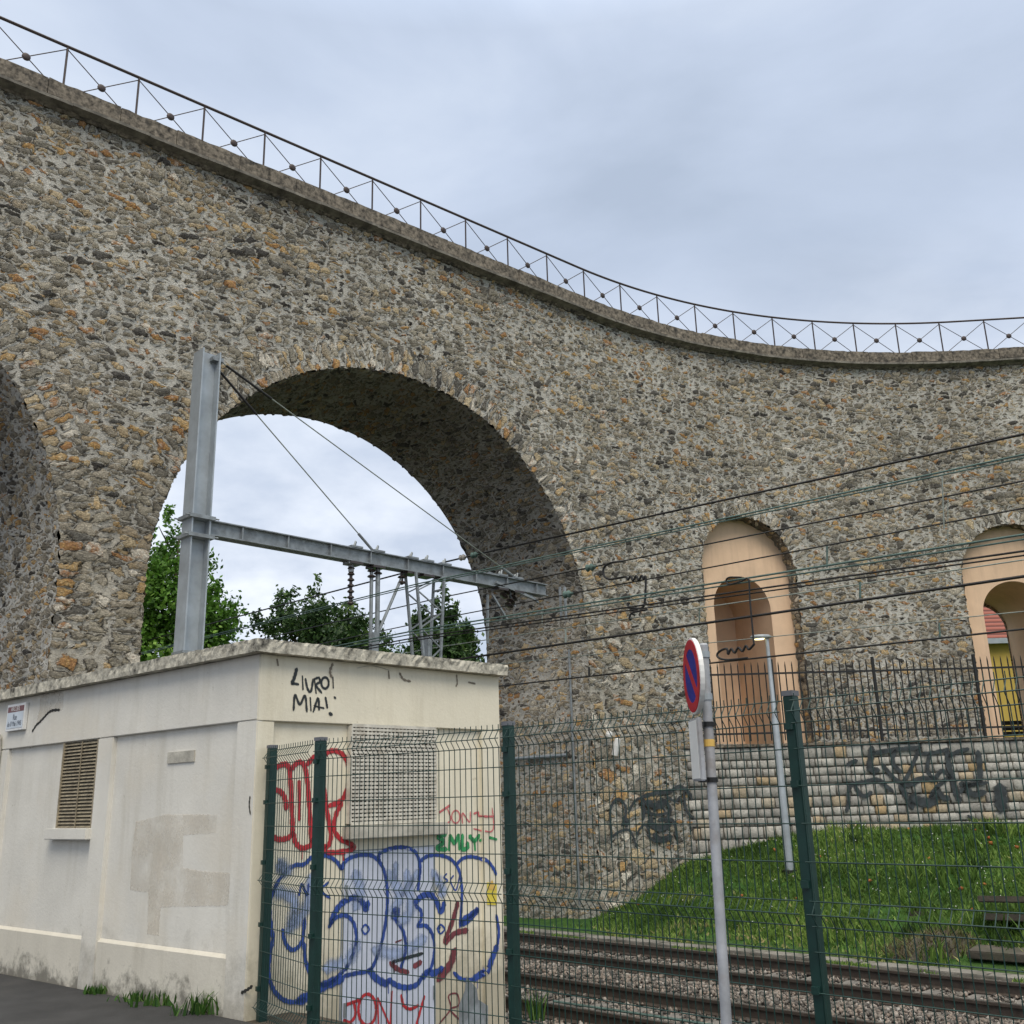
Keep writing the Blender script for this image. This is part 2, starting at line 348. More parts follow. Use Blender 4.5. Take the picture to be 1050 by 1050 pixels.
M['railtop'] = mat_simple('worn_rail_head', (.22, .21, .20), .35, .8, .15, 8, 0)
M['sleeper'] = mat_simple('grimy_concrete_sleeper', (.155, .145, .13), .95, 0, .35, 5, .4, 30, (.06, .05, .042), .6)
M['trough'] = mat_simple('grey_trough_concrete', (.17, .16, .14), .95, 0, .35, 5, .5, 30, (.06, .065, .035), .8)
M['steps'] = mat_simple('old_step_concrete', (.070, .060, .047), .95, 0, .4, 4, .8, 20, (.045, .055, .028), .7)
M['asphalt'] = mat_simple('pavement_asphalt', (.030, .030, .031), .8, 0, .4, 2.2, .6, 140, (.060, .057, .052), .6)
M['kerb'] = mat_simple('kerb_mortar', (.18, .165, .15), .95)
M['bark'] = mat_simple('tree_bark', (.09, .07, .05), .95, 0, .3, 9, .6, 20)
def mat_ballast():
    t = NT('ballast_stones'); a = t.node('ShaderNodeAttribute', attribute_name='tint')
    c = t.ramp(a.outputs['Fac'], [(0, (.045, .041, .037)), (.35, (.115, .105, .092)), (.6, (.185, .16, .135)), (.8, (.235, .185, .15)), (1, (.33, .31, .28))])
    c = t.mix(1.0, c, t.ramp(t.noise(t.coord(), 40, 3), [(.3, .7), (.7, 1.2)]), 'MULTIPLY'); return t.done(c, .9)
def mat_leaf(name, stops, trans=.25, rough=.55):
    t = NT(name); a = t.node('ShaderNodeAttribute', attribute_name='tint')
    c = t.ramp(a.outputs['Fac'], stops); t.done(c, rough, 0, .3)
    tr = t.node('ShaderNodeBsdfTranslucent'); t.lk(c, tr.inputs[0]); mx = t.node('ShaderNodeMixShader'); mx.inputs[0].default_value = trans
    t.lk(t.b.outputs[0], mx.inputs[1]); t.lk(tr.outputs[0], mx.inputs[2]); t.lk(mx.outputs[0], t.out.inputs[0]); return t.mat
M['ballast'] = mat_ballast()
M['leaf_maple'] = mat_leaf('bright_maple_leaves', [(0, (.028, .075, .010)), (.5, (.085, .20, .024)), (.85, (.16, .31, .045)), (1, (.23, .38, .07))], .3)
M['leaf_dark'] = mat_leaf('dark_tree_leaves', [(0, (.014, .034, .010)), (.5, (.038, .085, .022)), (.85, (.085, .150, .036)), (1, (.14, .20, .05))], .25)
M['grass'] = mat_leaf('bank_grass_blades', [(0, (.028, .058, .014)), (.38, (.078, .155, .028)), (.72, (.170, .275, .055)), (.90, (.28, .39, .09)), (1, (.40, .34, .16))], .35, .7)
M['weed'] = mat_leaf('weed_leaves', [(0, (.02, .055, .012)), (.6, (.05, .13, .02)), (1, (.12, .20, .05))], .25)
M['petal'] = mat_leaf('white_clover_petals', [(0, (.70, .70, .66)), (1, (.8, .8, .76))], .1)
M['drypetal'] = mat_leaf('orange_dry_leaves', [(0, (.26, .07, .02)), (1, (.42, .16, .04))], .1)

# ------------------------------------------------------------------ sky + light
w = bpy.data.worlds.new('World'); sc.world = w; w.use_nodes = True
t = w.node_tree; N = t.nodes; L = t.links
SUN_EL, SUN_AZ = R_(52), R_(172)     # azimuth clockwise from +Y
sky = N.new('ShaderNodeTexSky'); sky.sky_type = 'NISHITA'; sky.sun_disc = False; sky.sun_elevation = SUN_EL; sky.sun_rotation = SUN_AZ
bg = N['Background']; bg.inputs['Strength'].default_value = .08; L.new(sky.outputs[0], bg.inputs[0])
tc = N.new('ShaderNodeTexCoord'); sx = N.new('ShaderNodeSeparateXYZ'); L.new(tc.outputs['Generated'], sx.inputs[0])
mp = N.new('ShaderNodeMapping'); mp.inputs['Scale'].default_value = (1, 1, 2.1); mp.inputs['Location'].default_value = (3.3, .4, 1.0); L.new(tc.outputs['Generated'], mp.inputs[0])
nz = N.new('ShaderNodeTexNoise'); nz.inputs['Scale'].default_value = 1.9; nz.inputs['Detail'].default_value = 7; nz.inputs['Roughness'].default_value = .52; nz.inputs['Distortion'].default_value = .3; L.new(mp.outputs[0], nz.inputs[0])
rp = N.new('ShaderNodeValToRGB'); e = rp.color_ramp.elements
e[0].position = .34; e[0].color = (.37, .435, .545, 1); e[1].position = .70; e[1].color = (.60, .665, .77, 1)
k_ = e.new(.5); k_.color = (.46, .53, .655, 1); L.new(nz.outputs[0], rp.inputs[0])
zr = N.new('ShaderNodeMapRange'); zr.inputs['From Min'].default_value = .67; zr.inputs['From Max'].default_value = .95; zr.inputs['To Min'].default_value = 1.0; zr.inputs['To Max'].default_value = 3.1
L.new(sx.outputs[2], zr.inputs['Value'])
lc = N.new('ShaderNodeMix'); lc.data_type = 'RGBA'; lf = N.new('ShaderNodeMapRange'); lf.inputs['From Min'].default_value = .50; lf.inputs['From Max'].default_value = .22; lf.inputs['To Max'].default_value = .9; L.new(sx.outputs[2], lf.inputs['Value'])
n2_ = N.new('ShaderNodeTexNoise'); n2_.inputs['Scale'].default_value = 6; n2_.inputs['Detail'].default_value = 7; n2_.inputs['Roughness'].default_value = .55; L.new(mp.outputs[0], n2_.inputs[0])
r2_ = N.new('ShaderNodeValToRGB'); r2_.color_ramp.elements[0].position = .36; r2_.color_ramp.elements[0].color = (.46, .52, .63, 1); r2_.color_ramp.elements[1].position = .60; r2_.color_ramp.elements[1].color = (.76, .80, .87, 1); L.new(n2_.outputs[0], r2_.inputs[0])
L.new(lf.outputs[0], lc.inputs[0]); L.new(rp.outputs[0], lc.inputs[6]); L.new(r2_.outputs[0], lc.inputs[7])
zc = N.new('ShaderNodeMix'); zc.data_type = 'RGBA'; zf = N.new('ShaderNodeMapRange'); zf.inputs['From Min'].default_value = .69; zf.inputs['From Max'].default_value = .95; L.new(sx.outputs[2], zf.inputs['Value'])
L.new(zf.outputs[0], zc.inputs[0]); L.new(lc.outputs[2], zc.inputs[6]); zc.inputs[7].default_value = (.74, .71, .64, 1)
b2 = N.new('ShaderNodeBackground'); L.new(zc.outputs[2], b2.inputs[0]); L.new(zr.outputs[0], b2.inputs[1])
mxs = N.new('ShaderNodeMixShader'); mxs.inputs[0].default_value = .93; L.new(bg.outputs[0], mxs.inputs[1]); L.new(b2.outputs[0], mxs.inputs[2])
L.new(mxs.outputs[0], N['World Output'].inputs[0])
sun = bpy.data.lights.new('sun', 'SUN'); sun.energy = 1.5; sun.angle = R_(30); sun.color = (1, .90, .74)
so = bpy.data.objects.new('sun', sun); COL.objects.link(so)
sd = Vector((math.sin(SUN_AZ) * math.cos(SUN_EL), math.cos(SUN_AZ) * math.cos(SUN_EL), math.sin(SUN_EL)))
so.rotation_euler = (-sd).to_track_quat('-Z', 'Y').to_euler(); so.location = (5, -10, 30)
vs = sc.view_settings; vs.view_transform = 'Standard'; vs.look = 'None'; vs.gamma = 1; vs.use_curve_mapping = False; vs.exposure = 0.42
try: sc.cycles.use_denoising = True
except Exception: pass

# ------------------------------------------------------------------ ground
CD = np.array([1, -1, 0]) / 2 ** .5       # along the tracks, towards the right of the photo
CN = np.array([1, 1, 0]) / 2 ** .5        # across the tracks, away from the street
def smooth(a, b, x): q = np.clip((x - a) / (b - a), 0, 1); return q * q * (3 - 2 * q)
def lumpy(x, y): return np.sin(x * 2.1 + 1.3 * np.sin(y * 1.7)) * np.sin(y * 2.6 + .7 * np.sin(x * 3.1))
def gz(x, y):
    x = np.asarray(x, float); y = np.asarray(y, float); c = x + y
    z = np.where(c < 7.4, 0, -.97 * smooth(7.4, 9.8, c))
    ramp = 1.72 * np.clip((c - 23.7) / 8.6, 0, 1) ** 1.05 * smooth(-.2, 4.2, x) * (1 - smooth(16, 26, x))
    return z + ramp + .05 * lumpy(x, y) * np.clip((c - 24) / 2, 0, 1)
xs = np.unique(np.concatenate([np.linspace(-700, -30, 20), np.linspace(-30, -4, 40), np.linspace(-4, 20, 150), np.linspace(20, 60, 40), np.linspace(60, 700, 20)]))
ys = np.unique(np.concatenate([np.linspace(-300, -10, 15), np.linspace(-10, 6, 20), np.linspace(6, 34, 170), np.linspace(34, 90, 40), np.linspace(90, 900, 20)]))
GX, GY = np.meshgrid(xs, ys); nx, ny = len(xs), len(ys)
idx = np.arange(nx * ny).reshape(ny, nx)
GF = np.stack([idx[:-1, :-1], idx[:-1, 1:], idx[1:, 1:], idx[1:, :-1]], -1).reshape(-1, 4)
def mat_ground():
    t = NT('earth_and_grass_ground'); v = t.coord(); s = t.node('ShaderNodeSeparateXYZ'); t.lk(v, s.inputs[0])
    c = t.math('ADD', s.outputs[0], s.outputs[1]); c = t.math('MULTIPLY_ADD', t.math('SUBTRACT', t.noise(v, 1.3, 5), .5), 1.3, c)
    earth = t.ramp(t.noise(v, 6, 7, .7), [(.3, (.05, .042, .032)), (.7, (.14, .115, .088))])
    green = t.ramp(t.noise(v, 3, 6, .7), [(.35, (.022, .06, .012)), (.6, (.045, .11, .02)), (.75, (.11, .095, .04))])
    f = t.ramp(t.math('MULTIPLY', c, .01), [(.228, 0.0), (.240, 1.0)])
    col = t.mix(f, earth, green); t.bump(t.noise(v, 16, 7, .7), .7, .05); return t.done(col, .95, 0, .2)
me = fast_mesh('ground', np.stack([GX.ravel(), GY.ravel(), gz(GX, GY).ravel()], 1), GF, mat_ground(), smooth=True)
tag(link('ground', me), kind='structure')
# pavement of the street in front of the hut and the fence
HC = at_z(250, 1048, 0)[:2]; HE = np.array([-.20, 11.32])
hr = unit([*(HE - HC), 0])[:2]; hl = unit([-.765, .645, 0])[:2]
b = MB(); pv = [(-60, -40), (45, -40), (9.2, -2.35), tuple(HC + [.02, -.05]), tuple(HC + hl * 40 + [-.03, -.04]), (-70, 30)]
b.add([(x, y, .014) for x, y in pv] + [(x, y, -.3) for x, y in pv], [tuple(range(6))] + [(i, (i + 1) % 6, 6 + (i + 1) % 6, 6 + i) for i in range(6)])
tag(b.build('pavement', M['asphalt']), kind='structure')

# ------------------------------------------------------------------ the viaduct's plan curve
C0 = np.array([-3.011, 20.118]); S1, S2, H0, H1 = 6.5, 19.5, 40.39, -4.0
_s = np.arange(-60, 60, .05)
_h = np.radians(np.where(_s < S1, H0, np.where(_s > S2, H1, H0 + (H1 - H0) * np.clip((_s - S1) / (S2 - S1), 0, 1))))
_x = np.concatenate([[0], np.cumsum(np.cos(_h)[:-1] * .05)]); _y = np.concatenate([[0], np.cumsum(np.sin(_h)[:-1] * .05)])
_i0 = np.argmin(abs(_s)); _x += C0[0] - _x[_i0]; _y += C0[1] - _y[_i0]
def path(s, off=0.0):
    """point on the viaduct's plan curve; off > 0 is towards the camera side"""
    s = np.asarray(s, float); h = np.interp(s, _s, _h)
    return np.stack([np.interp(s, _s, _x) + np.sin(h) * off, np.interp(s, _s, _y) - np.cos(h) * off], -1)
FO = .30
def P3(s, z, off=FO): q = path(s, off); return np.array([q[0], q[1], z])
_fs = np.arange(-22, 42, .02); _fp = path(_fs, FO)
def face_hit(px, py):
    r = ray(px, py); cr = _fp[:, 0] * r[1] - _fp[:, 1] * r[0]
    k = np.where((np.sign(cr[:-1]) != np.sign(cr[1:])) & (_fp[:-1, 1] > 3))[0]
    k = k[0]; f = cr[k] / (cr[k] - cr[k + 1]); s = _fs[k] + f * .02; p = path(s, FO)
    return s, EYE + r[2] * (p[1] / r[1])
ZT = 14.06; ZB = -1.4
AR = 5.32; A1 = .63; ASP = 5.5; A0 = -11.45
n1l = face_hit(723, 620)[0]; n1r = face_hit(823, 650)[0]; n1t = face_hit(764, 530)[1]
n2l = face_hit(988, 600)[0]; NR = (n1r - n1l) / 2 ; N1 = (n1l + n1r) / 2; N2 = n2l + NR
n2t = face_hit(1036, 537)[1]; NB = 2.95
HOLES = [(A0, AR, ASP, -9), (A1, AR, ASP, -9), (N1, NR, n1t - NR, NB), (N2, NR, n2t - NR, NB)]
TH = 3.5

def wall_grid(s0, s1, z0, z1, cell, off, jag=.018):
    ns = int((s1 - s0) / cell); nzz = int((z1 - z0) / cell)
    S, Z = np.meshgrid(np.linspace(s0, s1, ns + 1), np.linspace(z0, z1, nzz + 1))
    cs = (S[:-1, :-1] + S[1:, 1:]) / 2; cz = (Z[:-1, :-1] + Z[1:, 1:]) / 2
    keep = np.ones_like(cs, bool)
    S = S.copy(); Z = Z.copy()
    U = np.zeros(cs.shape, int)                     # 0 plain, k ring of hole k
    for k, (hc, R, zs, zb) in enumerate(HOLES):
        def sd(s, z):                               # signed distance, > 0 outside the opening
            return np.where(z > zs, np.hypot(s - hc, z - zs) - R, np.where(z < zb, np.maximum(abs(s - hc) - R, zb - z), np.abs(s - hc) - R))
        d = sd(cs, cz); keep &= d > 0
        dv = sd(S, Z); near = (np.abs(dv) < cell * .75) & (Z > zb - .01)
        g = np.where(near, dv, 0); up = Z > zs; rr = np.hypot(S - hc, Z - zs) + 1e-9
        j = (RNG.random(S.shape) - .5) * 2 * jag * near
        S -= np.where(up, (S - hc) / rr, np.sign(S - hc)) * (g + j); Z -= np.where(up, (Z - zs) / rr, 0) * (g + j)
        ringw = .58 if R > 3 else .42
        wob = .10 * np.sin(cz * 7 + cs * 5) + .08 * (RNG.random(cs.shape) - .5)
        U[(d < ringw + wob) & (cz > zs - 1.2) & (d > 0)] = k + 1
    P = path(S.ravel(), off); V = np.stack([P[:, 0], P[:, 1], Z.ravel()], 1)
    i = np.arange(S.size).reshape(S.shape); F = np.stack([i[:-1, :-1], i[:-1, 1:], i[1:, 1:], i[1:, :-1]], -1)[keep]
    Uk = U[keep]; LS = S.ravel()[F]; LZ = Z.ravel()[F]; uv = np.stack([LS, LZ], -1)
    for k, (hc, R, zs, zb) in enumerate(HOLES):
        mk = Uk == k + 1
        if not mk.any(): continue
        th = np.where(LZ[mk] > zs, np.arctan2(LZ[mk] - zs, LS[mk] - hc), 0); r = np.hypot(LS[mk] - hc, LZ[mk] - zs)
        thl = np.where(LS[mk] > hc, 0, math.pi)
        a = np.where(LZ[mk] > zs, th * R, np.where(LS[mk] > hc, (LZ[mk] - zs), math.pi * R + (zs - LZ[mk])))
        rad = np.where(LZ[mk] > zs, r, np.abs(LS[mk] - hc))
        uv[mk] = np.stack([rad * .72 + 40 * (k + 1), a * .95], -1)
    # the piers carry larger stones
    cS = LS.mean(1); cZ = LZ.mean(1)
    big = (Uk == 0) & (cZ < 6.2 + .5 * np.sin(cS * 3.1) + .35 * np.sin(cS * 9 + cZ * 4)) & ((np.abs(cS + 5.4) < 2.2) | ((cS > 5.5) & (cS < 8.2)))
    uv[big] = uv[big] * .60 + 90
    return V, F, uv, np.where((Uk == 1) | (Uk == 2), 2, big.astype(int))
via = empty('stone_viaduct', (*path(5.95, FO), -.7), 'tall curved rubble stone viaduct with one big open arch and two plastered small arches', 'viaduct')
V, F, uv, mi_ = wall_grid(-19, 33, ZB, ZT, .045, FO)
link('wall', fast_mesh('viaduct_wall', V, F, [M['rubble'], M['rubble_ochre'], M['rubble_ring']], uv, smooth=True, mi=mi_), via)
# barrel vaults of the two large arches, running parallel to the tracks
PD = -CD
def vault(hc, R, zs, zb, depth, name, mat, cell=.07, skew=PD, s_only=None):
    al = []; 
    zz = np.arange(zb, zs, cell); th = np.arange(0, math.pi, cell / R)
    prof = [(hc + R, z) for z in zz] + [(hc + R * math.cos(a), zs + R * math.sin(a)) for a in th] + [(hc - R, z) for z in zz[::-1]]
    prof = np.array(prof); arc = np.concatenate([[0], np.cumsum(np.hypot(*np.diff(prof, axis=0).T))])
    dd = np.linspace(-.005, depth, int(depth / cell) + 1)
    p = path(prof[:, 0], FO); base = np.stack([p[:, 0], p[:, 1], prof[:, 1]], 1)
    V = base[:, None, :] + dd[None, :, None] * skew[None, None, :]
    V = V + (RNG.random(V.shape) - .5) * .012
    a, b_ = V.shape[:2]; i = np.arange(a * b_).reshape(a, b_)
    F = np.stack([i[:-1, :-1], i[:-1, 1:], i[1:, 1:], i[1:, :-1]], -1).reshape(-1, 4)
    UVv = np.stack(np.broadcast_arrays(dd[None, :], arc[:, None]), -1).reshape(-1, 2)
    return link(name, fast_mesh(name, V.reshape(-1, 3), F[:, ::-1], mat, UVv[F[:, ::-1]], smooth=True), via)
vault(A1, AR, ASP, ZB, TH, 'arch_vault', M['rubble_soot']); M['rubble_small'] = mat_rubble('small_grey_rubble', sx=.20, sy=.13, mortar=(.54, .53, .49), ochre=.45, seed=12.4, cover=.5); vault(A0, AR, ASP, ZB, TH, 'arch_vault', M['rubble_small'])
# rear wall, deck, coping
sv = HOLES[:]; skew_s = -TH * .08
HOLES[:] = [(A0 - .28, AR, ASP, -9), (A1 - .28, AR, ASP, -9), (N1, NR * .55, n1t - 2.6, NB), (N2, NR * .55, n2t - 2.6, NB)]
V, F, uv, mi_ = wall_grid(-19, 33, ZB, ZT, .25, FO - TH, 0)
link('rear_wall', fast_mesh('rear_wall', V, F[:, ::-1], M['rubble_back'], uv[:, ::-1]), via)
HOLES[:] = sv
def strip(prof, s0, s1, step, name, mat, parent, jig=0, close=True):
    S = np.arange(s0, s1 + 1e-6, step); k = len(prof); V = []
    for s in S:
        for o_, z_ in prof:
            q = path(s, o_ + (RNG.random() - .5) * jig); V.append((q[0], q[1], z_ + (RNG.random() - .5) * jig))
    F = []
    for a in range(len(S) - 1):
        for c in range(k if close else k - 1):
            F.append((a * k + c, a * k + (c + 1) % k, (a + 1) * k + (c + 1) % k, (a + 1) * k + c))
    b = MB(); b.add(V, F); return b.build(name, mat, parent)
cb = MB(); cl2 = MB()
def slabs(mb, prof, s0, s1, ln, gap, jig):
    sA_ = s0; k = len(prof)
    while sA_ < s1:
        L_s = ln * random.uniform(.85, 1.15); dz = random.uniform(-.008, .008); do = random.uniform(-.010, .010); ss = np.linspace(sA_, sA_ + L_s - gap, 9); V = []
        for q_ in ss:
            for o_, z_ in prof:
                q = path(q_, o_ + do + (RNG.random() - .5) * jig); V.append((q[0], q[1], z_ + dz + (RNG.random() - .5) * jig))
        F = [(a * k + c, a * k + (c + 1) % k, (a + 1) * k + (c + 1) % k, (a + 1) * k + c) for a in range(8) for c in range(k)] + [tuple(range(k))[::-1], tuple(range(8 * k, 9 * k))]
        mb.add(V, F); sA_ += L_s
slabs(cb, [(FO + .20, 14.20), (FO + .20, 14.53), (FO - .5, 14.57), (FO - .5, 14.04), (FO + .02, 14.04)], -19, 33, 1.25, .012, .020); cb.build('coping', M['coping'], via)
slabs(cl2, [(FO + .04, 14.075), (FO + .225, 14.125), (FO + .225, 14.185), (FO + .06, 14.195)], -19, 33, 1.25, .006, .008); cl2.build('coping_lip', M['copinglip'], via)
strip([(FO - TH - .2, 14.04), (FO - TH - .2, 14.56), (FO - TH + .5, 14.57), (FO - TH + .5, 14.04)], -19, 33, .4, 'rear_coping', M['coping'], via, .01)
strip([(FO - TH + .4, 14.40), (FO - .4, 14.40), (FO - .4, 14.30), (FO - TH + .4, 14.30)], -19, 33, .5, 'deck', M['deck'], via)

# plastered infill of the two small arches: a wall set back in the opening with a narrower arched passage
def infill(nc, R, zs, deep, open_back):
    back = .42; ir = R * .59; izs = zs - .80 * R / 1.3; zb = NB - .25
    t = MB(); n = 40
    outer = [(nc + R * 1.02, zb)] + [(nc + R * 1.02 * math.cos(a), zs + R * 1.02 * math.sin(a)) for a in np.linspace(0, math.pi, n)] + [(nc - R * 1.02, zb)]
    ctr = nc - .02
    inner = [(ctr + ir, zb)] + [(ctr + ir * math.cos(a), izs + ir * math.sin(a)) for a in np.linspace(0, math.pi, n)] + [(ctr - ir, zb)]
    vo = [P3(s, z, FO - back) for s, z in outer]; vi = [P3(s, z, FO - back) for s, z in inner]; k = len(vo)
    t.add(vo + vi, [(i, i + 1, k + i + 1, k + i) for i in range(k - 1)])
    # passage walls and vault
    vb = [P3(s, z, FO - back - deep) for s, z in inner]
    t.add(vi + vb, [(i, i + 1, k + i + 1, k + i) for i in range(k - 1)])
    if not open_back: t.add(vb, [tuple(range(k))])
    o = t.build('plaster_infill', M['plaster'], via, smooth=True, label='salmon plastered infill with ' + ('a blind recess' if not open_back else 'a passage through it'))
    # stone reveal of the opening
    r = MB(); nd = 8; zz = list(np.arange(zb, zs, .12)); pr = [(nc + R, z) for z in zz] + [(nc + R * math.cos(a), zs + R * math.sin(a)) for a in np.arange(0, math.pi, .07)] + [(nc - R, z) for z in zz[::-1]]
    V = [P3(s, z, FO - d) for s, z in pr for d in np.linspace(-.0, .6, nd)]; a = len(pr)
    i = np.arange(a * nd).reshape(a, nd); F = np.stack([i[:-1, :-1], i[:-1, 1:], i[1:, 1:], i[1:, :-1]], -1).reshape(-1, 4)
    arc = np.cumsum([0] + [math.dist(pr[q], pr[q + 1]) for q in range(a - 1)])
    UVv = np.array([(d + 3, arc[q]) for q in range(a) for d in np.linspace(0, .6, nd)])
    link('reveal', fast_mesh('reveal', np.array(V), F[:, ::-1], M['rubble_reveal'], UVv[F[:, ::-1]], smooth=True), via)
M['rubble_reveal'] = mat_rubble('reveal_rubble', sx=.22, sy=.16, mortar=(.2, .18, .15), ochre=.62, seed=3.1)  # reveal masonry with darker mortar than the wall face
infill(N1, NR, n1t - NR, 1.9, False); infill(N2, NR, n2t - NR, TH - .42, True)

# thin pipe clamped to the pier, an old cable bracket, small white insulators
S_, Z_ = face_hit(588, 700); 
b = MB(); pj = A1 + AR - .012
q0 = lambda d, z: np.array([*path(A1 + AR, FO), z]) + PD * d - np.array([hr[0], hr[1], 0]) * .05
b.tube([q0(.55, -.6), q0(.55, 5.2)], .028, 8); b.build('conduit', M['galvdark'], via)
b = MB(); b.tube([q0(.75, 2.72), q0(2.6, 2.72)], .045, 8); b.build('cable_bracket', M['galvdark'], via)
for px, py, l in ((627, 776, .42), (621, 757, .14)):
    s, z = face_hit(px, py); p = P3(s, z, FO + .09); b = MB(); b.lathe(p, (.25, -.1, 1), [(.02, 0), (.075, .03), (.085, l * .6), (.07, l), (.02, l + .02)]); b.build('insulator', M['white'], via)

# ------------------------------------------------------------------ graffiti strokes
def catmull(pts, n=7):
    pts = [V3(p) for p in pts]
    if len(pts) < 3: return pts
    q = [2 * pts[0] - pts[1]] + pts + [2 * pts[-1] - pts[-2]]; out = []
    for i in range(1, len(q) - 2):
        for t_ in np.linspace(0, 1, n, endpoint=False):
            a, b_, c, d = q[i - 1:i + 3]
            out.append(.5 * (2 * b_ + (c - a) * t_ + (2 * a - 5 * b_ + 4 * c - d) * t_ ** 2 + (3 * b_ - a - 3 * c + d) * t_ ** 3))
    return out + [pts[-1]]
def ribbon(mb, pts2, width, to3, jit=.12, mi=0):
    """flat paint stroke along pts2 (surface coordinates, metres)"""
    pts = catmull(pts2); n = len(pts); L_, R2 = [], []
    for i, p in enumerate(pts):
        d = pts[min(i + 1, n - 1)] - pts[max(i - 1, 0)]; d = d / (np.linalg.norm(d) + 1e-9); nn = np.array([-d[1], d[0]])
        wdt = width * .64 * (1 + jit * math.sin(i * 1.7 + len(mb.v))) * (.65 if i in (0, n - 1) else 1)
        L_.append(p + nn * wdt); R2.append(p - nn * wdt)
    d0 = pts[0] - pts[1]; d0 = d0 / (np.linalg.norm(d0) + 1e-9) * width * .35; d1 = pts[-1] - pts[-2]; d1 = d1 / (np.linalg.norm(d1) + 1e-9) * width * .35
    vs = [to3(p) for p in L_] + [to3(p) for p in pts] + [to3(p) for p in R2] + [to3(pts[0] + d0), to3(pts[-1] + d1)]
    fs = [(i, i + 1, n + i + 1, n + i) for i in range(n - 1)] + [(n + i, n + i + 1, 2 * n + i + 1, 2 * n + i) for i in range(n - 1)]
    fs += [(3 * n, 0, n), (3 * n, n, 2 * n), (3 * n + 1, 2 * n - 1, n - 1), (3 * n + 1, 3 * n - 1, 2 * n - 1)]
    b0 = len(mb.v)
    for i in list(range(n)) + list(range(2 * n, 3 * n + 2)): mb.e[b0 + i] = 1.0
    mb.add(vs, fs, mi)
def blob(mb, poly, to3, mi=0): mb.add([to3(V3(p)) for p in poly], [tuple(range(len(poly)))], mi)
def ell(cx, cy, rx, ry, n=14): return [(cx + rx * math.cos(a), cy + ry * math.sin(a)) for a in np.linspace(0, 2 * math.pi, n)]
def surf_builder(to_surface, offset_pt):
    """strokes listed in enlarged-photo pixels; returns add(list, zoom origin, zoom scale, width m)"""
    def add(mb, strokes, origin, scale, width, lift=0.0):
        for st in strokes:
            wd = width
            if isinstance(st, dict): wd = width * st['w']; st = st['p']
            pts = [to_surface(origin[0] + x / scale, origin[1] + y / scale) for x, y in st]
            ribbon(mb, pts, wd, lambda p: offset_pt(p, lift))
    return add

# ------------------------------------------------------------------ the hut
HW = 3.06
hut = empty('transformer_hut', (*HC, 0), 'single storey white rendered hut with flat concrete roof and graffiti covered end wall', 'hut')
LL = 7.2; LR = float(np.linalg.norm(HE - HC))
nR = np.array([hr[1], -hr[0]]); nL = np.array([-hl[1], hl[0]]); nL = nL if nL @ (HC * -1) > 0 else -nL; nR = nR if nR @ np.array([1, -1]) > 0 else -nR
def PR(u, z, d=0): p = HC + hr * u + nR * d; return np.array([p[0], p[1], z])
def PL(u, z, d=0): p = HC + hl * u + nL * d; return np.array([p[0], p[1], z])
def uR(px, py): p = on_plane(px, py, HC, hr); return np.array([(p[:2] - HC) @ hr, p[2]])
def uL(px, py): p = on_plane(px, py, HC, hl); return np.array([(p[:2] - HC) @ hl, p[2]])
REC = .045       # panels are set back this much behind the pilasters and the band
A_, B_, C_, D_ = PL(LL, 0, -REC), HC - nL * REC - nR * REC, PR(LR, 0, -REC), None
core = [np.array([*(HC - nL * REC - nR * REC)]), (HC + hr * LR - nR * REC), (HC + hr * LR + hl * LL), (HC + hl * LL - nL * REC)]
b = MB(); zb = -1.25
b.add([(p[0], p[1], zb) for p in core] + [(p[0], p[1], HW) for p in core], [(0, 1, 5, 4)], 1)
b.add([(p[0], p[1], zb) for p in core] + [(p[0], p[1], HW) for p in core], [(1, 2, 6, 5), (2, 3, 7, 6), (3, 0, 4, 7)], 0)
b.build('wall', [M['hutleft'], M['hutright']], hut)
def fbox(mb, P, u0, u1, z0, z1, d0, d1, mi=0):
    vs = [P(u, z, d) for d in (d0, d1) for u, z in ((u0, z0), (u1, z0), (u1, z1), (u0, z1))]
    mb.add(vs, [(0, 1, 2, 3), (7, 6, 5, 4), (0, 4, 5, 1), (1, 5, 6, 2), (2, 6, 7, 3), (3, 7, 4, 0)], mi)
# bands, pilasters, plinths
zb_ = 2.47
b = MB(); fbox(b, PL, .004, LL, zb_, HW, -REC - .02, 0); b.build('fascia_band', M['hutleft'], hut, bevel=.006)
b = MB(); fbox(b, PR, .004, LR, zb_ - .01, HW, -REC - .02, 0); b.build('fascia_band', M['hutright'], hut, bevel=.006)
uc1 = uL(235, 900)[0]; mp0, mp1 = uL(117, 745)[0], uL(102, 745)[0]; lu = uL(5, 800)[0]
b = MB(); fbox(b, PL, .004, max(uc1, .26), -1.2, zb_ - .003, -REC - .02, -.002); b.build('pilaster', M['hutleft'], hut, bevel=.008)
b = MB(); fbox(b, PL, mp0, mp1, -1.2, zb_ - .003, -REC - .02, -.002); b.build('pilaster', M['hutleft'], hut, bevel=.008)
b = MB(); fbox(b, PL, lu, lu + .26, -1.2, zb_ - .003, -REC - .02, -.002); b.build('pilaster', M['hutleft'], hut, bevel=.008)
b = MB(); fbox(b, PR, .004, uR(281, 760)[0], -1.2, zb_ - .013, -REC - .02, -.002); b.build('pilaster', M['hutright'], hut, bevel=.008)
b = MB(); fbox(b, PR, uR(495, 800)[0], LR, -1.2, zb_ - .013, -REC - .02, -.002); b.build('pilaster', M['hutright'], hut, bevel=.008)
zp = .46
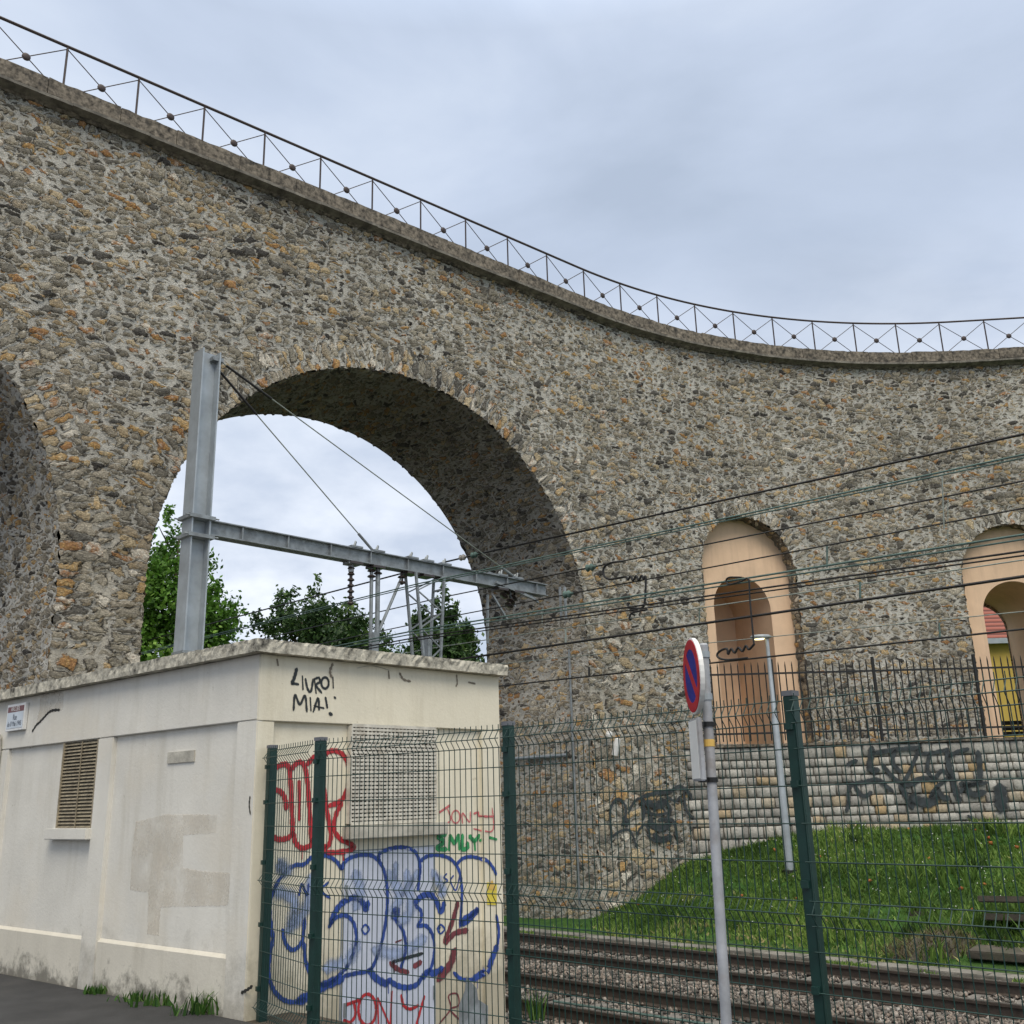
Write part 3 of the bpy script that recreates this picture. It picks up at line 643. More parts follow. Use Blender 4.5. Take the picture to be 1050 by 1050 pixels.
for u0, u1 in ((max(uc1, .26), mp0), (mp1, lu), (lu + .26, LL)):
    b = MB(); fbox(b, PL, u0 + .001, u1 - .001, -1.2, zp, -REC - .02, -.012)
    b.add([PL(u0 + .001, zp, -.012), PL(u1 - .001, zp, -.012), PL(u1 - .001, zp + .03, -REC), PL(u0 + .001, zp + .03, -REC)], [(0, 1, 2, 3)])
    b.build('plinth', M['plinth'], hut)
# roof slab with crumbling edge
def slab():
    o_ = .10; c = [HC - (-nL - nR) * o_ * 1.0, HC + hr * (LR + .05) + nR * o_, HC + hr * (LR + .05) + hl * (LL + .2), HC + hl * (LL + .2) + nL * o_]
    ring = []
    for i in range(4):
        a, d = c[i], c[(i + 1) % 4]; n = int(np.linalg.norm(d - a) / .035)
        for k in range(n): ring.append(a + (d - a) * k / n)
    n = len(ring); cen = sum(ring) / n; V = []
    for z, j in ((HW + .003, .006), (HW + .05, .012), (HW + .095, .016), (HW + .122, .012)):
        for p in ring:
            q = p + (RNG.random(2) - .5) * j; V.append((q[0], q[1], z + (RNG.random() - .5) * j * .6))
    F = [(l * n + i, l * n + (i + 1) % n, (l + 1) * n + (i + 1) % n, (l + 1) * n + i) for l in range(3) for i in range(n)]
    V += [(cen[0], cen[1], HW + .17), (cen[0], cen[1], HW + .003)]
    F += [(3 * n + i, 3 * n + (i + 1) % n, 4 * n) for i in range(n)] + [((i + 1) % n, i, 4 * n + 1) for i in range(n)]
    m = MB(); m.add(V, F); return m.build('roof', M['slab'], hut)
slab()
# louvred vent of the left wall
l0, lz1 = uL(96, 758); l1, _ = uL(64, 762); lz0 = uL(60, 849)[1]; lz1 = zb_ - .01; l0 = uL(97, 800)[0]; l1 = uL(61, 800)[0]
vent = MB(); fbox(vent, PL, l0, l1, lz0, lz1, -REC - .012, -REC + .004); vent = vent.build('louvre_vent', M['dark'], hut)  # near-black backing panel paints in the shade behind the slats
nsl = 25
for i in range(nsl):
    z = lz0 + (lz1 - lz0) * (i + .5) / nsl; s = MB(); hh = (lz1 - lz0) / nsl * .62
    s.add([PL(l0 + .02, z + hh * .5, -REC + .006), PL(l1 - .02, z + hh * .5, -REC + .006), PL(l1 - .02, z - hh * .5, -REC + .032), PL(l0 + .02, z - hh * .5, -REC + .032),
           PL(l0 + .02, z + hh * .5 - .006, -REC + .006), PL(l1 - .02, z + hh * .5 - .006, -REC + .006), PL(l1 - .02, z - hh * .5 - .006, -REC + .032), PL(l0 + .02, z - hh * .5 - .006, -REC + .032)],
          [(0, 1, 2, 3), (7, 6, 5, 4), (3, 2, 6, 7), (0, 4, 5, 1)]); s.build('slat', M['louvre'], vent)
s = MB()
for uu in (l0, l1 - .022): fbox(s, PL, uu, uu + .022, lz0, lz1, -REC + .005, -REC + .04)
um = l0 + (l1 - l0) * .45; fbox(s, PL, um, um + .012, lz0, lz1, -REC + .033, -REC + .04); s.build('vent_frame', M['louvre'], vent)
b = MB(); fbox(b, PL, l0 - .015, l1 + .13, lz0 - .12, lz0 - .003, -REC - .01, .055); b.build('sill', M['hutleft'], hut, bevel=.008)
# small blocked air brick on the left wall
a0 = uL(196, 769); a1 = uL(168, 783); b = MB(); fbox(b, PL, a0[0], a1[0], a1[1], a0[1], -REC - .01, -REC + .012); ab = b.build('air_brick', M['sill'], hut)
# square mesh grille of the end wall
g0, gz1 = uR(358, 742); g1, _ = uR(446, 745); gz0 = uR(400, 843)[1]; gz1 = zb_ - .02; g0 = uR(359, 790)[0]; g1 = uR(445, 790)[0]
gr = MB(); fbox(gr, PR, g0, g1, gz0, gz1, -REC - .012, -REC + .004); gr = gr.build('window_grille', M['dark'], hut)  # near-black backing sheet paints in the shade behind the lattice
s = MB()
for k in range(4): 
    uu = g0 + (g1 - g0) * (k + .5) / 4; fbox(s, PR, uu - .03, uu + .03, gz0, gz1, -REC + .005, -REC + .014)
s.build('rear_bars', M['sill'], gr)
s = MB(); nv, nh = 22, 25
for k in range(nv + 1):
    uu = g0 + (g1 - g0) * k / nv; hw = .0105 if k not in (0, nv) else .014; fbox(s, PR, uu - hw, uu + hw, gz0, gz1, .012, .022)
for k in range(nh + 1):
    zz = gz0 + (gz1 - gz0) * k / nh; hw = .0110 if k not in (0, nh) else .015; fbox(s, PR, g0, g1, zz - hw, zz + hw, .019, .030)
for uu in (g0 - .012, g1): fbox(s, PR, uu, uu + .012, gz0, gz1, -REC, .031)
s.build('lattice', M['grille'], gr)
s0 = uR(354, 850); s1_ = uR(455, 850); b = MB(); fbox(b, PR, s0[0], s1_[0], gz0 - .14, gz0 - .02, -REC - .01, .075); b.build('sill', M['sill'], hut, bevel=.008)
# pair of flat steel doors, painted pale blue, sprayed over
d0 = uR(355, 900)[0]; dm = uR(400, 900)[0]; d1 = uR(448, 900)[0]; dz = uR(360, 874)[1]
for u0, u1 in ((d0, dm), (dm, d1)):
    b = MB(); fbox(b, PR, u0 + .006, u1 - .006, -1.2, dz, -REC - .01, -REC + .012); dr = b.build('door', M['door'], hut, bevel=.004)
    for zz in (dz - .35, dz - 1.35):
        h = MB(); h.tube([PR(u1 - .02 if u0 > d0 else u0 + .03, zz - .06, -REC + .022), PR(u1 - .02 if u0 > d0 else u0 + .03, zz + .06, -REC + .022)], .012, 6); h.build('hinge', M['galvdark'], dr)
b = MB(); fbox(b, PR, d0 - .012, d1 + .012, dz + .004, dz + .014, -REC - .005, -REC + .004); fbox(b, PR, d0 - .016, d0 - .002, -1.2, dz, -REC - .005, -REC + .003); fbox(b, PR, d1 + .002, d1 + .014, -1.2, dz, -REC - .005, -REC + .003)
b.build('door_frame', M['galvdark'], hut)
# repainted patches and broken render
def patch(P, U, pxs, mat, name, d):
    q = [V3(p) for p in pxs]; pxs = []
    for i in range(len(q)):
        a, c = q[i], q[(i + 1) % len(q)]; n = max(1, int(np.linalg.norm(c - a) / 1.6))
        pxs += [a + (c - a) * k / n + np.array([random.uniform(-.45, .45), random.uniform(-.45, .45)]) for k in range(n)]
    b = MB(); b.add([P(*U(x, y), d) for x, y in pxs], [tuple(range(len(pxs)))]); return b.build(name, mat, hut)
z7 = lambda x, y: (x / 2.561, 640 + y / 2.561)
patch(PL, uL, [z7(*p) for p in [(345, 520), (420, 500), (560, 500), (555, 548), (470, 555), (468, 640), (520, 650), (600, 655), (585, 740), (410, 745), (405, 820), (375, 815), (378, 705), (330, 700), (335, 600)]], M['repaint'], 'repaint_patch', -REC + .0008)
patch(PL, uL, [z7(*p) for p in [(108, 185), (168, 172), (166, 225), (130, 235), (96, 262), (104, 220)]], M['repaint'], 'repaint_patch', .0008)
def crack(P, U, pxs, wd, d, mat=None, name='render_crack'):
    b = MB(); pts = [U(*p) for p in pxs]; ribbon(b, pts, wd, lambda p: P(p[0], p[1], d), .3); return b.build(name, mat or M['dark'], hut)
crack(PL, uL, [z7(*p) for p in [(85, 282), (96, 265), (104, 258), (117, 244), (128, 232), (140, 226), (157, 225)]], .022, .004)
crack(PL, uL, [z7(*p) for p in [(657, 452), (655, 475), (658, 500)]], .012, .003)
crack(PL, uL, [z7(*p) for p in [(634, 968), (650, 960), (664, 950)]], .02, .003)
M['plinth_chip'] = mat_simple('broken_render', (.22, .19, .145), .95, 0, .3, 30)
z8 = lambda x, y: (240 + x / 2.624, 650 + y / 2.624)
for pts, wd in (([(115, 68), (118, 85)], .02), ([(265, 80), (258, 100), (262, 118)], .02), ([(415, 100), (417, 120)], .02), ([(445, 105), (455, 122), (475, 128)], .018), ([(598, 110), (600, 132), (596, 142)], .014), ([(630, 130), (648, 134)], .02), ([(330, 92), (370, 86), (420, 98)], .006)):
    crack(PR, uR, [z8(*p) for p in pts], wd, .004, M['sill'] if wd < .01 else M['plinth_chip'], 'render_chip')
# graffiti of the end wall
OFFP = -REC + .0155
def offR(p, lift=0.0):
    # paint lies on the recessed panel, or on the pilaster / band where those stand proud
    u, z = p; proud = u < uP0 or u > uP1 or z > zb_ - .01
    return PR(u, z, (.004 if proud else (-REC + .016 if (d0 < u < d1 and z < dz) else -REC + .004)) + lift)
uP0 = uR(281, 760)[0]; uP1 = uR(495, 800)[0]
addR = surf_builder(uR, offR); Z8 = ((240, 650), 2.624)
g = MB(); addR(g, [[(106, 368), (130, 353), (150, 352), (158, 380), (163, 480), (165, 545)], [(106, 430), (122, 420), (138, 430), (146, 450), (147, 472)],
    [(158, 366), (178, 346), (195, 352), (205, 400), (212, 500), (215, 560)], [(182, 395), (183, 500)], [(202, 352), (222, 331), (240, 326)],
    [(240, 340), (262, 316), (290, 317), (310, 340), (317, 385), (306, 430), (290, 452), (262, 462)], [(243, 345), (250, 420), (258, 480), (268, 540), (262, 572)],
    [(298, 455), (283, 482), (276, 522), (292, 550), (330, 572), (310, 584), (258, 588), (255, 572)], {'w': .4, 'p': [(190, 576), (190, 606)]}, {'w': .4, 'p': [(300, 586), (301, 612)]}, [(105, 540), (125, 552), (150, 550), (166, 538), (172, 560), (190, 576), (214, 568), (222, 553), (236, 575), (256, 570)]], *Z8, .046)
g.build('graffiti', M['spred'], hut, label='red outlined graffiti letters left of the grille')
g = MB(); addR(g, [[(112, 820), (104, 760), (107, 710), (130, 660), (165, 625), (195, 620), (215, 602), (237, 594), (265, 600), (285, 615), (297, 634)],
    [(297, 634), (305, 612), (330, 598), (370, 595), (395, 612), (411, 645), (418, 700), (415, 760), (405, 820), (390, 870), (370, 905), (332, 914), (300, 921)],
    [(396, 612), (396, 592), (420, 580), (450, 574), (480, 578), (498, 595), (506, 628), (503, 660), (500, 690)], [(506, 612), (526, 598), (556, 595), (590, 606), (612, 635), (620, 680), (619, 740), (615, 790)],
    [(606, 620), (625, 603), (650, 600), (680, 610), (698, 632), (705, 648)], [(112, 820), (105, 860), (100, 900), (103, 930), (116, 962), (140, 985), (165, 992), (200, 985)],
    {'w': 2.3, 'p': [(178, 990), (215, 972), (250, 948), (298, 928)]}, [(137, 795), (145, 830), (160, 850), (178, 845), (192, 820), (198, 765)], [(195, 830), (200, 880), (215, 920), (240, 944), (270, 939), (302, 905)],
    {'w': 1.5, 'p': [(266, 782), (276, 755), (297, 725), (325, 710), (348, 719), (360, 742), (366, 720)]}, [(262, 790), (280, 765), (305, 758), (325, 775), (335, 815), (326, 860), (305, 905)],
    {'w': 1.7, 'p': [(370, 905), (385, 925), (410, 940), (422, 938)]}, {'w': 1.3, 'p': [(420, 930), (442, 946), (470, 952), (497, 944), (512, 922)]}, {'w': 1.7, 'p': [(512, 925), (528, 910), (546, 914), (570, 900)]},
    [(440, 770), (458, 795), (467, 830), (465, 862), (454, 900)], {'w': 1.6, 'p': [(490, 727), (510, 706), (535, 703), (553, 722), (564, 748), (574, 722)]},
    [(492, 730), (508, 746), (508, 770), (500, 786), (522, 786), (540, 812), (545, 850), (535, 900), (516, 922)], {'w': 1.5, 'p': [(618, 785), (626, 768), (642, 758), (664, 742), (640, 770), (622, 782)]},
    [(598, 912), (620, 930), (650, 931)], {'w': 1.9, 'p': [(650, 931), (680, 908), (694, 872), (708, 838)]}, [(708, 838), (712, 800), (705, 755)], {'w': 2.2, 'p': [(432, 752), (440, 760), (443, 748), (434, 745)]},
    {'w': .5, 'p': [(348, 795), (358, 783), (369, 795), (358, 808), (348, 796)]}, {'w': .5, 'p': [(553, 795), (563, 783), (574, 795), (563, 807), (556, 797), (563, 790)]},
    {'w': .6, 'p': [(182, 705), (190, 672), (203, 704), (208, 672)]}, {'w': .6, 'p': [(238, 672), (240, 706)]}, {'w': .6, 'p': [(262, 668), (241, 690), (266, 712)]},
    {'w': .4, 'p': [(470, 950), (471, 985), (470, 1000)]}, {'w': .4, 'p': [(236, 965), (236, 1000)]}, {'w': .4, 'p': [(420, 940), (421, 968)]}, {'w': .35, 'p': [(663, 930), (663, 955)]}, {'w': .45, 'p': [(545, 665), (552, 645), (560, 668)]}, {'w': .45, 'p': [(580, 645), (572, 655), (582, 664), (570, 672)]}, {'w': .45, 'p': [(598, 650), (590, 665), (604, 690), (615, 650)]}], *Z8, .036)
g.build('graffiti', M['spblue'], hut, label='large blue bubble letter graffiti across the doors')
g = MB(); addR(g, [[(120, 690), (170, 720), (160, 790)], [(215, 650), (200, 740), (150, 800)], [(330, 640), (345, 690), (330, 740)], [(440, 620), (438, 660)], [(460, 700), (500, 640)], [(520, 820), (450, 860), (380, 850)], [(130, 610), (150, 640), (125, 625)], [(420, 640), (450, 700), (430, 760)], [(470, 640), (480, 740), (450, 780)], [(340, 830), (310, 880), (250, 900)], [(540, 640), (570, 690), (560, 700)]], *Z8, .14)
g.build('graffiti', M['sppale'], hut, label='faint blue spray haze inside the bubble letters')
g = MB(); addR(g, [[(305, 1000), (330, 990), (350, 984)], [(328, 992), (332, 1025), (318, 1046), (300, 1040)], ell(364, 1012, 24, 42), [(394, 1062), (392, 980)], [(392, 980), (426, 1058)], [(426, 1058), (430, 962)], [(455, 972), (462, 1000), (480, 1010), (502, 1000)], [(518, 975), (505, 1020), (492, 1070)]], *Z8, .028)
g.build('graffiti', M['spred'], hut, label='red graffiti name at the foot of the doors')
g = MB(); addR(g, [[(578, 540), (556, 545), (571, 560), (553, 577), (580, 580)], [(586, 582), (588, 541)], [(588, 541), (600, 562), (612, 540)], [(612, 540), (614, 580)], [(622, 540), (622, 578), (636, 574), (634, 560)], [(640, 543), (654, 556), (668, 541)], [(654, 556), (656, 582)], [(668, 556), (690, 548)], {'w': .8, 'p': [(690, 548), (706, 553)]}], *Z8, .045)
g.build('graffiti', M['spgreen'], hut, label='green graffiti name right of the sill')
g = MB(); addR(g, [{'w': 2.2, 'p': [(560, 480), (588, 461)]}, [(582, 470), (590, 498), (578, 512)], ell(604, 492, 11, 17), [(622, 510), (622, 482), (641, 506), (643, 478)], {'w': 1.4, 'p': [(652, 484), (664, 480), (668, 490), (700, 491)]}, [(694, 468), (698, 512), (690, 532), (652, 524)]], *Z8, .020)
g.build('graffiti', M['sppink'], hut, label='faded red graffiti name right of the grille')
Z3 = ((260, 650), 5.25)
g = MB(); addR(g, [{'w': 1.5, 'p': [(232, 186), (220, 230), (204, 270)]}, [(204, 270), (222, 268), (242, 272)], [(262, 226), (265, 300)], [(278, 240), (290, 296), (308, 308), (320, 242)], [(326, 242), (336, 320)], [(326, 244), (350, 236), (356, 258), (336, 276), (366, 318)], ell(384, 264, 20, 30), [(426, 232), (428, 292)],
    [(214, 412), (222, 328), (248, 380), (276, 332), (286, 420)], [(304, 342), (308, 414)], [(320, 420), (346, 346), (352, 410)], [(324, 386), (378, 400)], {'w': 1.4, 'p': [(386, 342), (396, 398)]}, {'w': 2.2, 'p': [(408, 428), (420, 434)]}, {'w': 1.5, 'p': [(434, 340), (440, 346)]}], *Z3, .023)
g.build('graffiti', M['spblack'], hut, label='black graffiti tag on the fascia band')
g = MB(); addR(g, [{'w': 1.2, 'p': [(610, 722), (596, 772), (575, 830), (602, 806), (636, 798)]}, {'w': 1.8, 'p': [(602, 850), (588, 892), (556, 932)]}, [(425, 884), (445, 902), (475, 912)], {'w': 1.6, 'p': [(490, 895), (508, 884)]}, {'w': .5, 'p': [(440, 830), (456, 824)]}, {'w': .35, 'p': [(560, 1050), (590, 1010), (585, 975), (608, 970), (612, 1000), (590, 1012), (615, 1040)]}], *Z8, .045)
g.build('graffiti', M['spdark'], hut, label='dark red scribbles over the blue letters')
g = MB(); addR(g, [[(430, 884), (470, 872), (514, 860)], [(434, 880), (436, 912)]], *Z8, .03); g.build('graffiti', M['spblack'], hut, label='short black strokes over the blue letters')
b = MB(); b.add([offR(uR(*z8(*p)), .002) for p in [(680, 668), (706, 672), (706, 730), (680, 728)]], [(0, 1, 2, 3)]); ys_ = b.build('warning_sticker', M['yellow'], hut)
b = MB(); b.add([offR(uR(*z8(*p)), .004) for p in [(693, 660), (704, 690), (682, 688)]], [(0, 1, 2)]); b.build('warning_triangle', M['orange'], ys_)
b = MB(); b.add([offR(uR(*z8(*p)), .003) for p in [(632, 922), (660, 955), (664, 985), (682, 1000), (682, 1075), (612, 1075), (612, 1000), (628, 960)]], [tuple(range(8))]); b.build('bare_render_patch', M['galvdark'], hut)
# thin downpipe at the far left end
pu = uL(2, 770)[0]; b = MB(); b.tube([PL(pu + .02, -.0, .03), PL(pu + .02, 2.45, .03), PL(pu + .02, 2.6, .05)], .03, 8); b.tube([PL(pu + .35, 2.62, .06), PL(pu + .02, 2.62, .06)], .045, 10); b.build('downpipe', M['sill'], hut)

# street name plate screwed to the fascia band
def text_mesh(txt, size, place, mat, name, parent, width=None):
    cu = bpy.data.curves.new(name, 'FONT'); cu.body = txt; cu.size = size; cu.align_x = 'CENTER'; cu.align_y = 'CENTER'; cu.extrude = .0005
    o = bpy.data.objects.new(name, cu); COL.objects.link(o); dg = bpy.context.evaluated_depsgraph_get(); dg.update()
    me = bpy.data.meshes.new_from_object(o.evaluated_get(dg)); bpy.data.objects.remove(o)
    xs_ = [v.co.x for v in me.vertices]; k = (width / (max(xs_) - min(xs_))) if width else 1
    for v in me.vertices:
        p = place(v.co.x * k, v.co.y, v.co.z); v.co = Vector(p)
    me.materials.clear(); me.materials.append(mat); return link(name, me, parent)
q1 = uL(30, 724); q2 = uL(9, 750); pz1 = uL(20, 722)[1]; pz0 = uL(20, 749)[1]; su0, su1 = min(q1[0], q2[0]), max(q1[0], q2[0])
plate = MB(); fbox(plate, PL, su0, su1, pz0, pz1, .004, .045); hz = pz1 - (pz1 - pz0) * .30
plate = plate.build('street_name_plate', M['white'], None, bevel=.004)
tag(plate, 'small framed street name plate with dark red header on the hut fascia', 'street sign')
b = MB(); fbox(b, PL, su0 + .03, su1 - .03, hz, pz1 - .03, .046, .049); b.build('header_panel', M['wine'], plate)
b = MB(); fbox(b, PL, su0 + .03, su1 - .03, pz0 + .03, hz - .004, .046, .049); b.build('name_panel', M['paleblue'], plate)
cu_ = (su0 + su1) / 2; W_ = su1 - su0
pl = lambda zc: (lambda x, y, z: PL(cu_ - x, zc + y, .051 + z))
text_mesh('ARCUEIL', .075, pl((hz + pz1 - .03) / 2), M['white'], 'header_lettering', plate, W_ * .5)
text_mesh('Rue', .10, pl(hz - (hz - pz0) * .30), M['ink'], 'name_lettering', plate, W_ * .2)
text_mesh('du 8 Mai 1945', .085, pl(hz - (hz - pz0) * .64), M['ink'], 'name_lettering', plate, W_ * .76)

# ------------------------------------------------------------------ green welded mesh fence
FP = [np.array(p) for p in ((-2.2, 9.117), (-1.598, 8.242), (-.067, 7.122), (1.491, 5.503), (3.10, 3.86), (4.70, 2.20))]
FH = 2.232
fence = empty('mesh_fence', (*FP[2], 0), 'dark green welded wire mesh fence with square posts in front of the hut and tracks', 'fence')
for i, p in enumerate(FP):
    d = unit([*(FP[min(i + 1, 5)] - FP[max(i - 1, 0)]), 0]); n = np.array([-d[1], d[0], 0]); hw = .040 if i < 2 else .030
    b = MB(); b.box((p[0], p[1], FH / 2 - .3), d * hw, n * .034, (0, 0, FH / 2 + .28)); po = b.build('post', M['fence'], fence, bevel=.004)
    b = MB(); b.box((p[0], p[1], FH - .006), d * (hw + .002), n * .037, (0, 0, .014)); b.build('post_cap', M['fencecap'], po)
    for z in (.25, .75, 1.25, 1.75, 2.05):
        b = MB(); b.box((p[0] - n[0] * .045, p[1] - n[1] * .045, z), d * .02, n * .012, (0, 0, .018)); b.build('clip', M['fence'], po)
for i in range(5):
    a, c = FP[i], FP[i + 1]; d = c - a; Ln = np.linalg.norm(d); d = d / Ln; n = np.array([d[1], -d[0]])
    n = n if n @ np.array([-1, -1]) > 0 else -n; nw = int(round((Ln - .10) / .05)); b = MB()
    prof = [(0.03, 0)]
    for zf in (.12, 1.11, 2.125): prof += [(zf - .06, 0), (zf, .045), (zf + .06, 0)]
    prof += [(2.222, 0)]
    for k in range(nw + 1):
        q = a + d * (.05 + (Ln - .10) * k / nw) + n * .05
        b.tube([(q[0] + n[0] * o_, q[1] + n[1] * o_, z) for z, o_ in prof], .0031, 4, cap=False)
    zs_ = [.06, .18, .36, .55, .74, .93, 1.05, 1.17, 1.36, 1.55, 1.74, 1.93, 2.065, 2.185]
    for z in zs_:
        p0 = a + d * .02 + n * .053; p1 = c - d * .02 + n * .053; b.tube([(p0[0], p0[1], z), (p1[0], p1[1], z)], .0034, 4, cap=False)
    for z in (.12, 1.11, 2.125):
        p0 = a + d * .02 + n * .095; p1 = c - d * .02 + n * .095; b.tube([(p0[0], p0[1], z), (p1[0], p1[1], z)], .0034, 4, cap=False)
    b.build('mesh_panel', M['fence'], fence)

# ------------------------------------------------------------------ railway
ZR = -.76
def TP(c, l, z): p = CN * c / 2 ** .5 + CD * l; return np.array([p[0], p[1], z])     # c = x + y, l = metres along the track
rail_prof = [(-.075, -.172), (.075, -.172), (.075, -.160), (.012, -.142), (.010, -.045), (.036, -.036), (.036, -.003), (.028, 0), (-.028, 0), (-.036, -.003), (-.036, -.036), (-.010, -.045), (-.012, -.142), (-.075, -.160)]
def track(cs, label):
    tr = empty('railway_track', TP(sum(cs) / 2, -6, ZR - .17), label, 'railway track', 'the two railway tracks')
    for c in cs:
        b = MB(); b.sweep(TP(c, -55, ZR), TP(c, 22, ZR), rail_prof); r = b.build('rail', M['rail'], tr)
        h = MB(); h.sweep(TP(c, -55, ZR + .002), TP(c, 22, ZR + .002), [(-.026, -.001), (.026, -.001), (.026, .001), (-.026, .001)]); h.build('rail_head', M['railtop'], r)
    mid = sum(cs) / 2; first = None
    for k in range(64):
        l = -27 + k * .6
        if first is None:
            b = MB(); b.box(TP(mid, l, ZR - .172 - .09), CN * 1.25, CD * .13, (0, 0, .085)); first = b.build('sleeper', M['sleeper'], tr, bevel=.02); l0_ = l
        else:
            twin(first, tr, CD * (l - l0_))
    return tr
T1 = (14.13, 16.12); T2 = (18.78, 20.80)
track(T1, 'railway track nearer the fence and the hut'); track(T2, 'railway track farther away beside the grassy bank')
# ballast: angular stones in one mass
def stones(n, sampler):
    octv = np.array([(1, 0, 0), (-1, 0, 0), (0, 1, 0), (0, -1, 0), (0, 0, 1), (0, 0, -1)], float)
    octf = np.array([(0, 2, 4), (2, 1, 4), (1, 3, 4), (3, 0, 4), (2, 0, 5), (1, 2, 5), (3, 1, 5), (0, 3, 5)])
    P = sampler(n); n = len(P); sz = RNG.uniform(.020, .042, n)
    q = RNG.normal(size=(n, 3, 3)); Q, _ = np.linalg.qr(q)
    v = (octv[None] * RNG.uniform(.65, 1.25, (n, 6, 1)) + RNG.normal(0, .12, (n, 6, 3))) * (RNG.uniform(.7, 1.2, (n, 1, 3)))
    v = np.einsum('nij,nkj->nki', Q, v) * sz[:, None, None] + P[:, None, :]
    F = octf[None] + (np.arange(n) * 6)[:, None, None]
    tint = np.repeat(RNG.random(n), 8)
    return v.reshape(-1, 3), F.reshape(-1, 3), tint
def bal_h(c):
    z = -.955 + 0 * c
    z = z + .085 * np.exp(-((c - 17.45) / .75) ** 2)                       # heap between the tracks
    z = np.where((c > T1[0]) & (c < T1[1]), -.955, z); z = np.where((c > T2[0]) & (c < T2[1]), -.955, z)
    z = z - np.clip(c - 21.9, 0, 3) * .10 - np.clip(12.9 - c, 0, 3) * .06
    return z
def bal_sample(n):
    c = RNG.uniform(11.4, 22.9, n); l = RNG.uniform(-19, -1, n) + 0; p = CN[None] * (c / 2 ** .5)[:, None] + CD[None] * l[:, None]
    inside = ((c > T1[0] + .1) & (c < T1[1] - .1)) | ((c > T2[0] + .1) & (c < T2[1] - .1))
    ph = np.mod(l + 27 + .3, .6); onsl = (np.abs(ph - .3) < .15) & (c > T1[0] - .75) & (c < T2[1] + .75) & ~((c > 17.0) & (c < 17.9))
    keep = (~onsl | (RNG.random(n) < .10)) & (~inside | (RNG.random(n) < .7))
    keep &= (np.abs(c - T1[0]) > .09) & (np.abs(c - T1[1]) > .09) & (np.abs(c - T2[0]) > .09) & (np.abs(c - T2[1]) > .09)
    keep &= (p[:, 0] > -1.5)
    z = bal_h(c) + RNG.uniform(-.02, .035, n); z = np.where(onsl, ZR - .172 + .015, z)
    return np.stack([p[:, 0], p[:, 1], z], 1)[keep]
v, f, tn = stones(90000, bal_sample)
# bed under the loose stones
cc = np.linspace(11.0, 23.0, 61); ll = np.linspace(-55, 22, 80); CCg, LLg = np.meshgrid(cc, ll)
bp = CN[None, None] * (CCg / 2 ** .5)[..., None] + CD[None, None] * LLg[..., None]; bz = np.where(np.abs(CCg - 17) > 5.9, -1.3, bal_h(CCg) - .012)
ii = np.arange(CCg.size).reshape(CCg.shape); bf = np.stack([ii[:-1, :-1], ii[:-1, 1:], ii[1:, 1:]], -1).reshape(-1, 3); bf2 = np.stack([ii[:-1, :-1], ii[1:, 1:], ii[1:, :-1]], -1).reshape(-1, 3)
bv = np.concatenate([bp.reshape(-1, 3)[:, :2], bz.reshape(-1, 1)], 1); nb = len(v)
v = np.concatenate([v, bv]); f = np.concatenate([f, bf + nb, bf2 + nb]); tn = np.concatenate([tn, np.full(len(bf) * 2, .2)])
o = link('ballast', fast_mesh('ballast', v, f, M['ballast'], attr=tn)); tag(o, 'grey brown crushed stone ballast around the rails', 'ballast', kind='stuff')
# signal cables lying between the near rails
for k, (lab, pts) in enumerate((('thin green cable snaking between the rails of the near track', [(14.9, -10), (15.0, -7.5), (14.75, -6), (15.05, -4.5), (14.8, -3), (14.9, -1)]), ('dark cable lying in loose waves before the near track', [(13.6, -10), (13.3, -8.8), (13.55, -7.6), (13.2, -6.3), (13.5, -5.0), (13.3, -3), (13.4, -1)]))):
    b = MB(); b.tube([TP(p[0], p[1], -.865 if k == 0 else -.93) for p in catmull(pts, 10)], .016, 6); tag(b.build('signal_cable', M['wiregreen'] if k == 0 else M['wire'], smooth=True), lab, 'cable')
# concrete cable trough along the foot of the bank
trg = empty('cable_trough', TP(22.95, -9, -.95), 'low grey concrete cable trough with flat lids beside the far track', 'cable trough')
first = None
for k in range(34):
    l = -24 + k * 1.0
    if first is None:
        b = MB(); b.box(TP(22.95, l, -.985), CN * .19, CD * .494, (0, 0, .06)); first = b.build('lid', M['trough'], trg, bevel=.012); l0_ = l
    else:
        twin(first, trg, CD * (l - l0_) + np.array([0, 0, random.uniform(-.01, .008)]))

# ------------------------------------------------------------------ retaining wall of squared stones with its picket fence
RW0 = at_y(716, 770, 26.55)[:2]; 
_sR = face_hit(708, 800)[0]; RA = path(_sR, FO); RB = RA + np.array([16.0, .15]); rd = unit([*(RB - RA), 0])[:2]; rn = np.array([rd[1], -rd[0]])
RL = float(np.linalg.norm(RB - RA))
def PW(u, z, d=0): p = RA + rd * u + rn * d; return np.array([p[0], p[1], z])
def uW(px, py): p = on_plane(px, py, RA, rd); return np.array([(p[:2] - RA) @ rd, p[2]])
RT = uW(860, 764)[1]
def mat_cobble():
    t = NT('squared_stone_masonry'); a = t.node('ShaderNodeAttribute', attribute_name='tint'); v = t.coord()
    c = t.ramp(a.outputs['Fac'], [(0, (.26, .25, .23)), (.3, (.38, .365, .33)), (.6, (.48, .465, .42)), (.74, (.40, .335, .24)), (.90, (.46, .38, .27)), (1, (.40, .28, .14))])
    c = t.mix(1.0, c, t.ramp(t.noise(v, 14, 6, .7), [(.25, .55), (.5, .98), (.75, 1.3)]), 'MULTIPLY')
    c = t.mix(t.ramp(t.noise(v, 1.6, 6, .65), [(.5, 0.0), (.75, .6)]), c, (.09, .085, .075))
    t.bump(t.noise(v, 26, 6, .7), .6, .03); return t.done(c, .92, 0, .25)
rw = empty('retaining_wall', (*RA, .6), 'low wall of squared grey and tan stones in courses along the top of the bank', 'wall')
V, F, TN = [], [], []; z = -.6; row = 0
